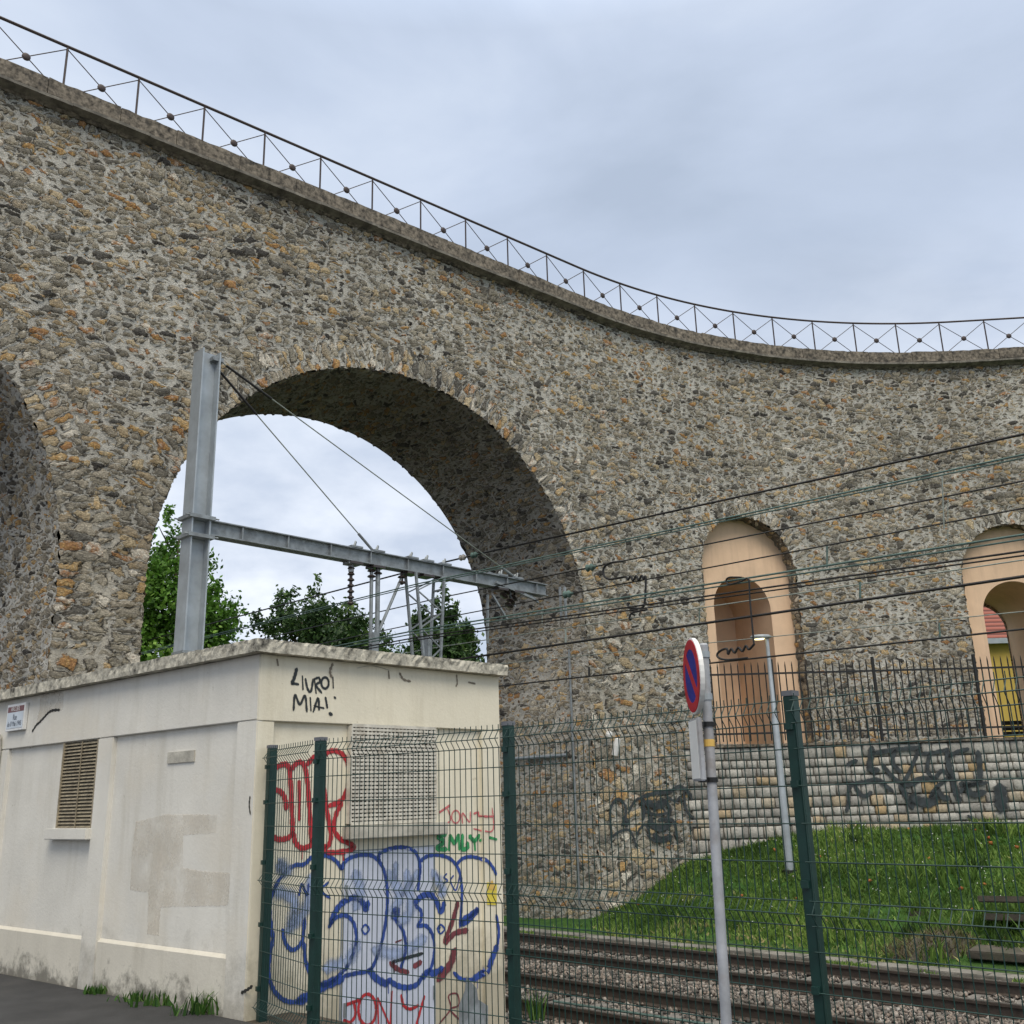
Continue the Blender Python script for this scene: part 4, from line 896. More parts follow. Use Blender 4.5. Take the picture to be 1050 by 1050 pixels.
while z < RT - .02:
    h = min(random.uniform(.20, .30), RT - z)
    if RT - z - h < .12: h = RT - z
    u = -random.random() * .3
    while u < RL:
        wd = random.choice((.16, .24, .30, .34, .40)) * random.uniform(.9, 1.1); g_ = .013
        dd = .07 + random.uniform(-.022, .022); c8 = []
        for d_, ins in ((-.05, 0), (dd - .025, 0), (dd, .022)):
            for uu, zz in ((u + g_ + ins, z + g_ + ins), (u + wd - g_ - ins, z + g_ + ins), (u + wd - g_ - ins, z + h - g_ - ins), (u + g_ + ins, z + h - g_ - ins)):
                c8.append(PW(uu + random.uniform(-.009, .009), zz + random.uniform(-.009, .009), d_))
        bI = len(V); V += c8
        fs = [(8, 9, 10, 11)] + [(l * 4 + i, l * 4 + (i + 1) % 4, l * 4 + 4 + (i + 1) % 4, l * 4 + 4 + i) for l in (0, 1) for i in range(4)]
        warm = .62 + random.random() * .38 if random.random() < (.36 if z < 1.5 else .08) else random.random() * .6
        F += [tuple(i + bI for i in q) for q in fs]; TN += [warm] * len(fs); u += wd
    z += h; row += 1
link('masonry', fast_mesh('masonry', np.array(V), np.array(F), mat_cobble(), attr=TN), rw)
b = MB(); fbox(b, PW, -.3, RL, -.8, RT - .03, -1.6, .012); b.build('mortar', mat_simple('dark_mortar', (.10, .094, .08), .95, 0, .3, 6, .4, 30), rw)
b = MB()
u = -.3
while u < RL: fbox(b, PW, u, u + .99, RT, RT + .07, -1.6, .12); u += 1.0
b.build('capstone', M['coping'], rw, bevel=.012)
offW = lambda p, lift=0.0: PW(p[0], p[1], .106 + lift)
addW = surf_builder(uW, offW); ZW = ((820, 740), 4.565)
g = MB(); addW(g, [[(215, 205), (235, 192), (262, 182)], {'w': 1.6, 'p': [(332, 120), (326, 170), (322, 220), (362, 228)]}, {'w': 1.2, 'p': [(330, 150), (440, 132), (560, 122)]}, [(555, 122), (530, 180), (505, 240), (472, 292)], {'w': 1.5, 'p': [(462, 292), (490, 345), (522, 402)]}, {'w': 1.4, 'p': [(470, 296), (520, 290), (560, 268), (636, 272)]},
    {'w': 2.4, 'p': [(512, 352), (560, 374), (606, 376), (632, 340)]}, {'w': 1.6, 'p': [(628, 310), (660, 350), (690, 362)]}, {'w': 1.5, 'p': [(682, 140), (690, 200), (704, 262), (722, 330), (742, 372)]}, [(690, 164), (730, 142), (782, 128)], {'w': 1.5, 'p': [(826, 140), (834, 210), (826, 282), (740, 292)]}, [(560, 152), (620, 146), (690, 130)],
    [(222, 330), (232, 296), (260, 290), (300, 282), (360, 272), (430, 330)], [(600, 150), (590, 220), (610, 262)], [(690, 262), (640, 300), (600, 352)], [(440, 132), (430, 190), (470, 240)], [(380, 200), (420, 250), (470, 292)], [(250, 300), (290, 350), (330, 330)], {'w': 1.5, 'p': [(760, 290), (800, 340), (860, 330)]}, [(620, 272), (660, 230), (700, 262)], {'w': 3.2, 'p': [(928, 300), (934, 350), (932, 410)]}, [(220, 330), (222, 380), (212, 420)], [(740, 330), (780, 300), (870, 285)], [(780, 440), (820, 470)]], *ZW, .10)
g.build('graffiti', M['spgrey'], rw, label='weathered black graffiti strokes across the stones')
pf = empty('picket_fence', (*PW(1, RT + .07)[:2], RT + .07), 'black iron picket fence standing on the squared stone wall', 'fence')
pt = uW(740, 691)[1]; pb = uW(760, 752)[1]; dF = -.18
for z in (pb, pt):
    b = MB(); b.bar(PW(.45, z, dF), PW(RL, z, dF), .05, .045); b.build('rail', M['blackiron'], pf)
first = None; pitch = .175; k = 0; npk = 0
ref = uW(900, 700)[0]
for j in range(-30, 60):
    u = ref + j * pitch
    if u < .5 or u > RL: continue
    if (j % 15) == 0:
        b = MB(); b.bar(PW(u, RT + .07, dF), PW(u, pt + .36, dF), .07, .07, (1, 0, 0)); b.build('post', M['blackiron'], pf, bevel=.006); continue
    if first is None:
        b = MB(); b.tube([PW(u, RT + .16, dF), PW(u, pt + .2, dF), PW(u, pt + .30, dF)], [.017, .017, .003], 6); first = b.build('picket', M['blackiron'], pf); u0_ = u
    else:
        q = rd * (u - u0_); twin(first, pf, (q[0], q[1], 0))
# graffiti on the viaduct's curved pier: whitened patch and dark outlines
_cache = {}
def sV(px, py): return np.array(face_hit(px, py))
offV = lambda p, lift=0.0: P3(p[0], p[1], FO + .050 + lift)
addV = surf_builder(sV, offV); ZV = ((600, 760), 5.833)
g = MB(); addV(g, [{'w': 1.2, 'p': [(150, 560), (142, 480), (142, 410), (165, 358), (200, 350), (232, 392), (232, 460), (208, 505)]}, [(152, 570), (200, 540), (252, 532), (282, 580), (300, 640)], [(250, 430), (280, 370), (330, 342), (378, 418), (400, 520)], {'w': 1.6, 'p': [(330, 332), (410, 312), (500, 300), (560, 272), (622, 322), (642, 402)]}, {'w': 1.4, 'p': [(430, 470), (480, 470), (522, 482), (542, 580)]}, [(300, 560), (322, 520), (352, 502), (382, 562)], {'w': 1.2, 'p': [(582, 300), (600, 420), (662, 470)]}, [(400, 420), (430, 360), (470, 420)], {'w': 2, 'p': [(215, 460), (245, 480), (236, 505)]}, {'w': 1.5, 'p': [(440, 340), (500, 400), (480, 470)]}, [(360, 560), (420, 600), (500, 560)], {'w': 1.5, 'p': [(330, 345), (345, 400), (338, 470)]}, {'w': 2.5, 'p': [(360, 360), (420, 390), (480, 360)]}, {'w': 2.5, 'p': [(370, 480), (430, 520), (500, 500)]}, {'w': 2.2, 'p': [(400, 560), (450, 590), (510, 570)]}, [(350, 420), (420, 440), (490, 430)], [(480, 330), (530, 360), (560, 330)], [(145, 560), (150, 640)]], *ZV, .065)
g.build('graffiti', M['spgrey'], via, label='black graffiti outlines low on the curved wall')

# ------------------------------------------------------------------ iron railing along the coping
rl = empty('iron_railing', (*path(0, .02), 14.67), 'brown iron railing of crossed bars with round bosses along the viaduct top', 'railing')
ZRT = 15.74; S0 = -6.85
Sr = np.arange(-18.5, 32.8, .25); b = MB(); b.tube([(*path(s, 0), ZRT) for s in Sr], .030, 8); b.build('top_rail', M['iron'], rl, smooth=True)
ks = list(range(-8, 29)); first = None
for k in ks:
    s = S0 + 1.362 * k; p = path(s, 0); b = MB(); b.tube([(p[0], p[1], 14.53), (p[0], p[1], ZRT - .02)], .021, 6); b.build('post', M['iron'], rl)
    s2 = s + 1.362; q = path(s2, 0); pm = (path(s, 0) + path(s2, 0)) / 2
    if k == ks[-1]: break
    b = MB(); b.tube([(p[0], p[1], ZRT - .06), (q[0], q[1], 14.62)], .0105, 5); b.tube([(p[0], p[1], 14.62), (q[0], q[1], ZRT - .06)], .0105, 5); br = b.build('cross_brace', M['iron'], rl)
    h = np.interp(s + .68, _s, _h); nn = np.array([math.sin(h), -math.cos(h), 0]); b = MB()
    b.lathe(np.array([pm[0], pm[1], (ZRT - .06 + 14.62) / 2]) - nn * .025, nn, [(.04, 0), (.078, .008), (.078, .03), (.05, .045), (.02, .05)], 14); b.build('boss', M['iron'], br)

# ------------------------------------------------------------------ catenary mast, beam, stays, hangers
CM = 10.6; r = ray(203, 515); tm = CM / (r[0] + r[1]); MP = (r * tm)[:2]
zt = at_y(215, 362, MP[1])[2]; zbm = at_y(203, 540, MP[1])[2]
BE = on_plane(558, 606, MP, CN[:2]); BL = float(np.linalg.norm(BE[:2] - MP))
mast = empty('catenary_mast', (*MP, -.95), 'grey steel H section catenary mast with a long beam reaching over both tracks', 'catenary mast')
def PM(l, z, d=0): p = MP + CN[:2] * l + CD[:2] * d; return np.array([p[0], p[1], z])
Hs = .17; Hp = [(-Hs, -.17), (Hs, -.17), (Hs, -.145), (.008, -.145), (.008, .145), (Hs, .145), (Hs, .17), (-Hs, .17), (-Hs, .145), (-.008, .145), (-.008, -.145), (-Hs, -.145)]
b = MB(); b.sweep(PM(0, -1.1), PM(0, zt), Hp, up=CN); b.build('column', M['galv'], mast)
for zz in (zbm - .19, zbm + .13):
    b = MB(); b.box(PM(0, zz), CN * .23, CD * .215, (0, 0, .03)); cl_ = b.build('collar', M['galvdark'], mast)
    for sx_ in (-1, 1):
        b = MB(); b.tube([PM(-.30, zz, .19 * sx_), PM(.30, zz, .19 * sx_)], .014, 6); b.build('bolt', M['galvdark'], cl_)
b = MB(); b.box(PM(0, zbm - 2.1), CN * .19, CD * .19, (0, 0, .02)); b.build('collar', M['galvdark'], mast)
zb2 = BE[2]
b = MB(); up = (0, 0, 1)
for sgn in (-1, 1):
    pr = [(0, -.13), (.085 * sgn, -.13), (.085 * sgn, -.112), (.01 * sgn, -.112), (.01 * sgn, .112), (.085 * sgn, .112), (.085 * sgn, .13), (0, .13)]
    b.sweep(PM(.15, zbm, .035 * sgn), PM(BL, zb2, .035 * sgn), pr)
for l in np.arange(.8, BL, .9): b.box(PM(l, zbm + (zb2 - zbm) * l / BL), CN * .012, CD * .105, (0, 0, .108))
b.build('beam', M['galvdark'], mast)
# clamps, insulators and hangers on the beam, found by their position along it
def lb(px): 
    p = on_plane(px, 585, MP, CN[:2]); return (p[:2] - MP) @ CN[:2]
def ub(px, py): p = on_plane(px, py, MP, CN[:2]); return np.array([(p[:2] - MP) @ CN[:2], p[2]])
zB = lambda l: zbm + (zb2 - zbm) * l / BL
for px in (362, 385, 420, 436, 454, 512, 528):
    l = lb(px); b = MB()
    b.bar(PM(l - .13, zB(l) + .15, 0), PM(l + .13, zB(l) + .15, 0), .26, .035); b.bar(PM(l + .05, zB(l) + .15, -.10), PM(l + .11, zB(l) + .27, -.10), .06, .03, (1, 0, 0)); b.bar(PM(l - .05, zB(l) + .15, .10), PM(l - .02, zB(l) + .25, .10), .06, .03, (1, 0, 0)); b.build('clamp', M['galvdark'], mast)
    b = MB(); b.bar(PM(l - .14, zB(l) - .155, 0), PM(l + .14, zB(l) - .155, 0), .26, .045); b.build('clamp', M['brownglass'], mast)
def insul(p, axis, n, r_=.085, pitch=.10, mat='brownglass'):
    b = MB(); pr = [(.02, 0)]
    for i in range(n): pr += [(.03, pitch * i + .01), (r_, pitch * i + .035), (r_ * .8, pitch * i + .06), (.03, pitch * i + .075)]
    pr += [(.02, pitch * n + .05)]; b.lathe(p, axis, pr, 12); return b
l = lb(360); insul(PM(l, zB(l) - .95), (0, 0, 1), 7, .07, .11).build('insulator', M['brownglass'], mast, smooth=True)
b = MB(); b.bar(PM(l, zB(l) - .14), PM(l, zB(l) - .32), .09, .09, (1, 0, 0)); b.bar(PM(l - .12, zB(l) - .16), PM(l + .12, zB(l) - .16), .2, .05); b.build('hanger', M['galvdark'], mast)
# twin drop posts with raking strut
b = MB(); z0 = ub(385, 672)[1]
l1_, l2_ = lb(381), lb(387.5); b.tube([PM(l1_, zB(l1_) - .15), PM(l1_, z0 + .2)], .035, 8); b.tube([PM(l2_, zB(l2_) - .15), PM(l2_, z0 + .2)], .045, 8); b.bar(PM((l1_ + l2_) / 2, z0 + .42), PM((l1_ + l2_) / 2, z0 - 1.0), .10, .15, (1, 1, 0)); 
a = ub(412, 592); c = ub(388, 648); b.tube([PM(*a), PM(*c)], .03, 8); b.build('drop_post', M['galvdark'], mast)
for l, z in ((l1_, zB(l1_) - .3), (l2_, zB(l2_) - .22), (lb(412), zB(lb(412)) - .32)): insul(PM(l, z - .08), (0, 0, 1), 2, .085, .11).build('insulator', M['brownglass'], mast, smooth=True)
# tapered lattice hanger
b = MB(); lt0, lt1 = lb(421), lb(450); zt_ = zB(lt0) - .14; zl = ub(438, 680)[1] - .8; m0 = ub(433, 680)[0]; m1 = ub(444, 680)[0]
for dd in (-.16, .16):
    b.bar(PM(lt0, zt_, dd), PM(m0, zl, dd), .045, .045, (1, -1, 0)); b.bar(PM(lt1, zt_, dd), PM(m1, zl, dd), .045, .045, (1, -1, 0))
    n = 7
    for i in range(n):
        f0, f1 = i / n, (i + 1) / n; A = lambda f: PM(lt0 + (m0 - lt0) * f, zt_ + (zl - zt_) * f, dd); B = lambda f: PM(lt1 + (m1 - lt1) * f, zt_ + (zl - zt_) * f, dd)
        b.bar(A(f0) if i % 2 else B(f0), B(f1) if i % 2 else A(f1), .024, .024, (1, -1, 0))
for i in range(5):
    f = (i + .5) / 5; b.bar(PM(lt1 + (m1 - lt1) * f, zt_ + (zl - zt_) * f, -.16), PM(lt1 + (m1 - lt1) * f, zt_ + (zl - zt_) * f, .16), .035, .035)
b.bar(PM((m0 + m1) / 2, zt_ - 1.2), PM((m0 + m1) / 2, zl), .10, .14, (1, -1, 0)); b.build('lattice_hanger', M['galvdark'], mast)
# stays from the mast head
for k, (px, py) in enumerate(((388, 566), (530, 598))):
    a = PM(.17, zt - .12, -.10 + .2 * k); e_ = ub(px, py); c = PM(e_[0], zB(e_[0]) + .12, -.06 + .12 * k); st = MB(); st.tube([a, c], .011, 6); stay = st.build('stay', M['wirepale'], mast)
    d_ = unit(c - a); b = MB(); Ls = np.linalg.norm(c - a); b.tube([a + d_ * .15, a + d_ * 1.15], .022, 6); b.build('turnbuckle', M['wire'], stay); b = MB(); b.tube([c - d_ * .55, c - d_ * .02], .026, 6); b.build('turnbuckle', M['galvdark'], stay)
b = MB(); b.box(PM(.14, zt - .12), CN * .10, CD * .14, (0, 0, .035)); b.build('stay_bracket', M['galvdark'], mast)
# insulated pull-off assembly at the beam end
for px, py, n in ((521, 622, 3), (516, 612, 2)):
    e_ = ub(px, py); insul(PM(e_[0], e_[1]), (.3, .3, .6), n, .10, .11).build('insulator', M['brownglass'], mast, smooth=True)
b = MB()
for A, B in (((500, 610), (500, 660)), ((505, 610), (520, 635)), ((520, 600), (528, 622)), ((533, 600), (552, 618))):
    p, q = ub(*A), ub(*B); b.bar(PM(*p), PM(*q), .04, .04, (1, -1, 0))
p = ub(505, 592); q = ub(545, 606); b.bar(PM(p[0], p[1] + .12, -.12), PM(q[0], q[1] + .12, -.12), .05, .05); b.bar(PM(p[0], p[1] - .12, .1), PM(q[0], q[1] - .2, .1), .05, .05)
b.build('pull_off', M['galvdark'], mast)
# twin steel tube standing free in front of the vault wall (hanging registration tubes)
b = MB()
for px in (574, 579): p, q = at_c(px, 602, 20.3), at_c(px + 1.5, 634, 20.3); b.tube([p, q], .03, 6)
tw = b.build('registration_tube', M['galvdark']); tag(tw, 'short pair of grey tubes hanging between the wires before the pier', 'tubes')

# ------------------------------------------------------------------ overhead wires
def wire(label, c, p1, p2, rad, mat, droppers=(), to=None, double=0, l_end=-62):
    """wire parallel to the tracks in the vertical plane x+y=c through two sighted points"""
    a, b_ = at_c(*p1, c), at_c(*p2, c); la = a @ CD; lb_ = b_ @ CD; k = (b_[2] - a[2]) / (lb_ - la)
    def pos(l): 
        z = a[2] + (l - la) * k if l > lb_ - 4 else a[2] + (lb_ - 4 - la) * k + (l - lb_ + 4) * k * .25
        return TP(c, l, z)
    b = MB(); ls = np.linspace(l_end, 18, 50)
    b.tube([pos(l) for l in ls], rad, 6)
    if double: b.tube([pos(l) + np.array([0, 0, -double]) for l in ls], rad * .8, 6)
    o = b.build('overhead_wire', mat); tag(o, label, 'overhead wire', 'overhead wires along the tracks')
    return o, pos
def lpos(px, py, c): return at_c(px, py, c) @ CD
WI = [('thick black feeder wire, topmost across the two plastered arches', 22, (1050, 445), (600, 544), .021, 'wire', 0),
      ('twin verdigris wires just under the topmost feeder wire', 15.1, (1050, 466), (600, 562), .011, 'wiregreen', .035),
      ('dark wire third from the top, its curled jumper hanging left of the first arch', 19.8, (1050, 493), (600, 583), .013, 'wire', 0),
      ('dark thin wire fourth from the top, crossing above the first inner arch', 19.8, (1050, 521), (600, 606), .012, 'wire', 0),
      ('thick verdigris wire with dark twin crossing the crown of the second plastered arch', 15.1, (1050, 548), (600, 619), .013, 'wiregreen', .05),
      ('dark double wire below the thick verdigris wire', 15.1, (1050, 565), (600, 629), .012, 'wire', .045),
      ('pale thin wire between the double wire and the near contact wire', 19.8, (1050, 574), (600, 641), .010, 'wirepale', 0),
      ('straight black contact wire over the near track', 15.1, (1050, 591), (600, 657), .017, 'wire', 0),
      ('pale thin wire over the far track just above its contact wire', 19.8, (1050, 627), (600, 672), .008, 'wirepale', 0),
      ('black contact wire over the far track, lowest of the wires', 19.8, (1050, 645), (600, 694), .015, 'wire', 0)]
wires = []
for lab, c, p1, p2, rad, mt, dbl in WI: wires.append(wire(lab, c, p1, p2, rad, M[mt], double=dbl))
def hang(wi, ca, pts, rad, mat, name='dropper'):
    b = MB(); b.tube([at_c(x, y, ca) for x, y in catmull(pts, 8)], rad, 6); return b.build(name, mat, wires[wi][0], smooth=True)
def zoomed(ox, oy, s_): return lambda L: [(ox + x / s_, oy + y / s_) for x, y in L]
hang(4, 15.1, [(848, 560), (848, 582)], .010, M['wiregreen']); hang(6, 19.8, [(717, 623), (717, 640)], .010, M['wiregreen'])
hang(7, 15.1, [(882, 597), (882, 613)], .012, M['wiregreen']); hang(9, 19.8, [(963, 639), (964, 654)], .012, M['wiregreen'])
hang(1, 15.1, [(966, 487), (968, 543)], .007, M['wirepale']); hang(2, 19.8, [(972, 508), (972, 568)], .006, M['wirepale']); hang(4, 15.1, [(556, 624), (556, 640)], .008, M['wirepale'])
hang(7, 15.1, [(580, 645), (580, 659)], .016, M['wirepale']); hang(9, 19.8, [(604, 684), (604, 694)], .02, M['wire'])
for wi, c, spots in ((0, 22, ((475, 571), (487, 568))), (2, 19.8, ((607, 601),)), (3, 19.8, ((583, 616),))):
    for q, (px, py) in enumerate(spots):
        p = at_c(px, py, c); l = p @ CD; p = wires[wi][1](l); ax = wires[wi][1](l + .5) - p
        insul(p - unit(ax) * .12, ax, 2, .075, .10).build('insulator', M['greyins'] if px < 480 else M['wiregreen'], wires[wi][0], smooth=True)
p = wires[2][1](lpos(474, 610, 19.8)); 
z5 = zoomed(560, 520, 5.25)
j = MB(); j.tube([at_c(x, y, 19.7) for x, y in catmull(z5([(415, 292), (350, 300), (312, 325), (310, 365), (340, 388), (400, 380), (430, 375), (440, 392), (455, 372), (468, 395), (485, 370), (498, 392), (515, 368), (525, 388), (535, 372), (536, 430), (532, 500), (520, 540), (480, 545), (450, 540), (438, 520), (450, 520)]), 6)], .020, 6)
j.tube([at_c(x, y, 19.7) for x, y in catmull(z5([(545, 552), (500, 560), (460, 572), (448, 600), (455, 605)]), 6)], .018, 6)
tag(j.build('jumper_cable', M['wire'], smooth=True), 'black curled jumper cable hanging on the wires left of the round sign', 'cable', 'jumper cables')
z3 = zoomed(680, 500, 3.75)
j = MB(); j.tube([at_c(x, y, 15.05) for x, y in catmull(z3([(300, 345), (255, 345), (242, 358), (255, 372), (300, 360), (328, 352), (333, 420), (340, 500), (346, 570), (350, 605)]), 6)], .011, 6)
j.tube([at_c(x, y, 15.05) for x, y in catmull(z3([(325, 655), (250, 662), (215, 655), (208, 640), (225, 625), (245, 620), (250, 640), (262, 620), (275, 635), (290, 615), (305, 630), (318, 608), (330, 622), (350, 602)]), 6)], .014, 6)
tag(j.build('jumper_cable', M['wire'], smooth=True), 'black curled jumper cable hanging in front of the first plastered arch', 'cable', 'jumper cables')

# ------------------------------------------------------------------ no parking sign
SY = 5.25; pbm = at_y(744, 1050, SY); px0 = at_y(731, 860, SY)[0]
_pa, _pb = at_y(745, 1050, SY), at_y(724.5, 716, SY)
def PPt(z): return _pb + (_pa - _pb) * (z - _pb[2]) / (_pa[2] - _pb[2])
PX = _pb[0]; ptop = at_y(716, 658, SY)[2] - .02
sign = empty('no_parking_sign', (PX, SY, 0), 'round blue and red no parking sign seen edge on, on a grey pole', 'road sign')
b = MB(); b.tube([PPt(-.1), PPt(ptop)], [.027, .025], 16); b.tube([PPt(ptop), PPt(ptop + .01)], [.025, .018], 16); b.build('pole', M['pole'], sign, smooth=True)
vd = unit([PX, SY, 0]); left = np.array([-vd[1], vd[0], 0]); ang = R_(13.5)
nrm = left * math.cos(ang) - vd * math.sin(ang); side = np.cross((0, 0, 1), nrm)
cz = (at_y(714, 656, SY)[2] + at_y(714, 731, SY)[2]) / 2; Rd = .198
cpt = np.array([*PPt(cz)[:2], cz]) + nrm * .062
def disc(mb, r0, r1, d0, d1, n=40):
    vs = []; 
    for d_ in (d0, d1):
        for rr in (r0, r1): vs += [cpt + nrm * d_ + side * rr * math.cos(a) + np.array([0, 0, rr * math.sin(a)]) for a in np.linspace(0, 2 * math.pi, n, endpoint=False)]
    fs = []
    for i in range(n):
        k = (i + 1) % n; fs += [(i, k, n + k, n + i), (2 * n + i, 3 * n + i, 3 * n + k, 2 * n + k), (n + i, n + k, 3 * n + k, 3 * n + i), (i, 2 * n + i, 2 * n + k, k)]
    mb.add(vs, fs)
b = MB(); disc(b, .0005, Rd, -.014, .010); dsc = b.build('sign_disc', M['white'], sign, bevel=.003)
b = MB(); disc(b, .0005, Rd * .70, .011, .0125); b.build('blue_field', M['blue'], dsc)
b = MB(); disc(b, Rd * .70, Rd * .95, .011, .0135); dv = unit(np.array([0, 0, 1]) * -.707 + side * .707)
b.bar(cpt + nrm * .0130 - dv * Rd * .8, cpt + nrm * .0130 + dv * Rd * .8, .002, Rd * .24, np.cross(dv, nrm)); b.build('red_ring_and_bar', M['red'], dsc)
for z in (cz - .11, cz + .11):
    b = MB(); b.tube([PPt(z - .016), PPt(z + .016)], .031, 14); b.bar(PPt(z), PPt(z) + nrm * .055, .04, .03); b.build('bracket', M['galv'], sign)
z1 = at_y(712, 737, SY)[2]; z0 = at_y(716, 801, SY)[2]; pc = PPt((z0 + z1) / 2) + nrm * .065
b = MB(); b.box(pc, nrm * .014, side * .10, (0, 0, (z1 - z0) / 2)); pt_ = b.build('lower_plate', M['pole'], sign, bevel=.006)
b = MB(); b.box(pc + nrm * .0155, nrm * .001, side * .088, (0, 0, (z1 - z0) / 2 - .012)); b.build('plate_face', M['white'], pt_)
for z in (z0 + .005, z1 - .03):
    b = MB(); b.tube([PPt(z - .012), PPt(z + .012)], .033, 14); b.bar(PPt(z), PPt(z) + nrm * .065, .04, .024); b.build('bracket', M['blackiron'], sign)
zs = at_y(722, 762, SY)[2]; b = MB(); b.tube([PPt(zs - .018), PPt(zs + .018)], .0275, 16, cap=False); b.build('sticker', M['orange'], sign)

# ------------------------------------------------------------------ street lamp on the bank
def ground_hit(px, py):
    r = ray(px, py); f = 8
    for y in np.arange(8, 30, .01):
        p = r * (y / r[1]) + np.array([0, 0, EYE])
        if p[2] < gz(p[0], p[1]): return p
    return p
LF = ground_hit(810, 896); ltop = at_y(787, 655, LF[1])[2]
lamp = empty('street_lamp', tuple(LF), 'slim grey street lamp with small lit head standing on the grassy bank', 'street lamp')
zmid = at_y(796, 737, LF[1])[2]
b = MB(); b.tube([LF - [0, 0, .2], (LF[0], LF[1], zmid), (LF[0], LF[1], zmid + .10), (LF[0], LF[1], ltop)], [.095, .080, .055, .042], 12); b.build('pole', M['galv'], lamp, smooth=True)
b = MB(); b.box((LF[0], LF[1], LF[2] + .03), (.13, 0, 0), (0, .13, 0), (0, 0, .05)); b.build('foot', M['blackiron'], lamp)
hx = np.array([LF[0] - .08, LF[1] - .02, ltop + .03]); b = MB()
n = 18; prf = [(.02, .075), (.20, .06), (.255, .02), (.25, .0), (.21, -.02)]
vs = []; 
for rr, zz in prf: vs += [hx + np.array([rr * math.cos(a) - .06, rr * .42 * math.sin(a), zz]) for a in np.linspace(0, 2 * math.pi, n, endpoint=False)]
b.add(vs, [(l * n + i, l * n + (i + 1) % n, l * n + n + (i + 1) % n, l * n + n + i) for l in range(4) for i in range(n)] + [tuple(range(n)), tuple(range(4 * n, 5 * n))[::-1]])
lh = b.build('lamp_head', M['galvdark'], lamp, smooth=True)
tl = NT('lamp_glow'); tl.b.inputs['Emission Color'].default_value = (1, .86, .45, 1); tl.b.inputs['Emission Strength'].default_value = 2.2; tl.done((.9, .85, .6), .4)
b = MB(); vs = [hx + np.array([.22 * math.cos(a) * .6 - .11, .08 * math.sin(a), -.024]) for a in np.linspace(0, 2 * math.pi, n, endpoint=False)] + [hx + np.array([.11 * math.cos(a) - .11, .06 * math.sin(a), -.05]) for a in np.linspace(0, 2 * math.pi, n, endpoint=False)]
b.add(vs, [(i, (i + 1) % n, n + (i + 1) % n, n + i) for i in range(n)] + [tuple(range(n, 2 * n))]); b.build('lens', tl.mat, lh)

# ------------------------------------------------------------------ grass, weeds, debris on the bank
def in_bank(x, y, margin=.05):
    # in front of the viaduct face and of the retaining wall
    d = np.full(len(x), 9.9); ok = np.ones(len(x), bool)
    sel = path(np.arange(5.5, 22, .1), FO)
    yy = np.interp(x, sel[:, 0], sel[:, 1]); ok &= y < yy - margin
    u = (x - RA[0]) * rd[0] + (y - RA[1]) * rd[1]; dd = (x - RA[0]) * rn[0] + (y - RA[1]) * rn[1]; ok &= ~((u > 0) & (dd < .08)); return ok
def blades(n, hmin, hmax, wmin, wmax, pos, tint, lean=.5):
    a = RNG.uniform(0, 2 * math.pi, n); h = RNG.uniform(hmin, hmax, n); wv = RNG.uniform(wmin, wmax, n); la = RNG.uniform(0, 2 * math.pi, n); ln = RNG.uniform(0, lean, n) * h
    dx, dy = np.cos(a) * wv, np.sin(a) * wv; lx, ly = np.cos(la) * ln, np.sin(la) * ln
    b0 = pos + np.stack([-dx, -dy, 0 * h], 1); b1 = pos + np.stack([dx, dy, 0 * h], 1)
    m0 = pos + np.stack([-dx * .8 + lx * .45, -dy * .8 + ly * .45, h * .62], 1); m1 = pos + np.stack([dx * .8 + lx * .45, dy * .8 + ly * .45, h * .62], 1)
    t0 = pos + np.stack([lx - dx * .1, ly - dy * .1, h], 1); t1 = pos + np.stack([lx + dx * .1, ly + dy * .1, h], 1)
    V = np.stack([b0, b1, m1, m0, t1, t0], 1).reshape(-1, 3); i = (np.arange(n) * 6)[:, None]
    F = np.stack([i + [0, 1, 2, 3], i + [3, 2, 4, 5]], 1).reshape(-1, 4); return V, F, np.repeat(tint, 2)
nG = 260000; x = RNG.uniform(-2, 15.5, nG); y = RNG.uniform(10, 27.4, nG); c = x + y
edge = 23.45 + .35 * np.sin(x * 1.9) + .25 * np.sin(x * 5.3 + 1)
dens = np.clip((c - edge) / .8, 0, 1); keep = in_bank(x, y) & (RNG.random(nG) < dens) & (x / y < .58)
keep &= ~((x > 6.4) & (c < 26.2 + .5 * np.sin(x * 3)) & (RNG.random(nG) < .8))
keep &= ~((x < 1.6) & (RNG.random(nG) < .8))
x, y, c = x[keep], y[keep], c[keep]; n = len(x)
pat = .5 + .5 * lumpy(x * .8 + 3, y * .9); big_ = np.sin(x * 1.1 + .8 * np.sin(y * .9)) * np.cos(y * .8 + 1.1 * np.sin(x * .7)); tint = np.clip(RNG.normal(.44, .20, n) + .22 * (pat - .5) + .22 * big_, 0, .92)
dry = (c - 23.4 < 1.1 + .6 * np.sin(x * 2.2)) & (RNG.random(n) < .30); tint[dry] = RNG.uniform(.86, 1, dry.sum())
hf = .6 + .8 * pat
thin = RNG.random(n) < np.clip(1.15 + 1.1 * lumpy(x * .55 + 1, y * .5) + .5 * big_, .25, 1); x, y, c, tint = x[thin], y[thin], c[thin], tint[thin]; n = len(x)
pos = np.stack([x, y, gz(x, y) - .01], 1)
hl_ = n // 2; tl_ = np.clip(RNG.normal(0, 1, 1)[0] * 0 + 1, 1, 1); Va, Fa, ta = blades(hl_, .06, .20, .005, .011, pos[:hl_], tint[:hl_], .8); Vb, Fb, tb = blades(n - hl_, .04, .10, .016, .034, pos[hl_:], np.clip(tint[hl_:] + .06, 0, 1), 1.6)
V1 = np.concatenate([Va, Vb]); F1 = np.concatenate([Fa, Fb + len(Va)]); t1 = np.concatenate([ta, tb])
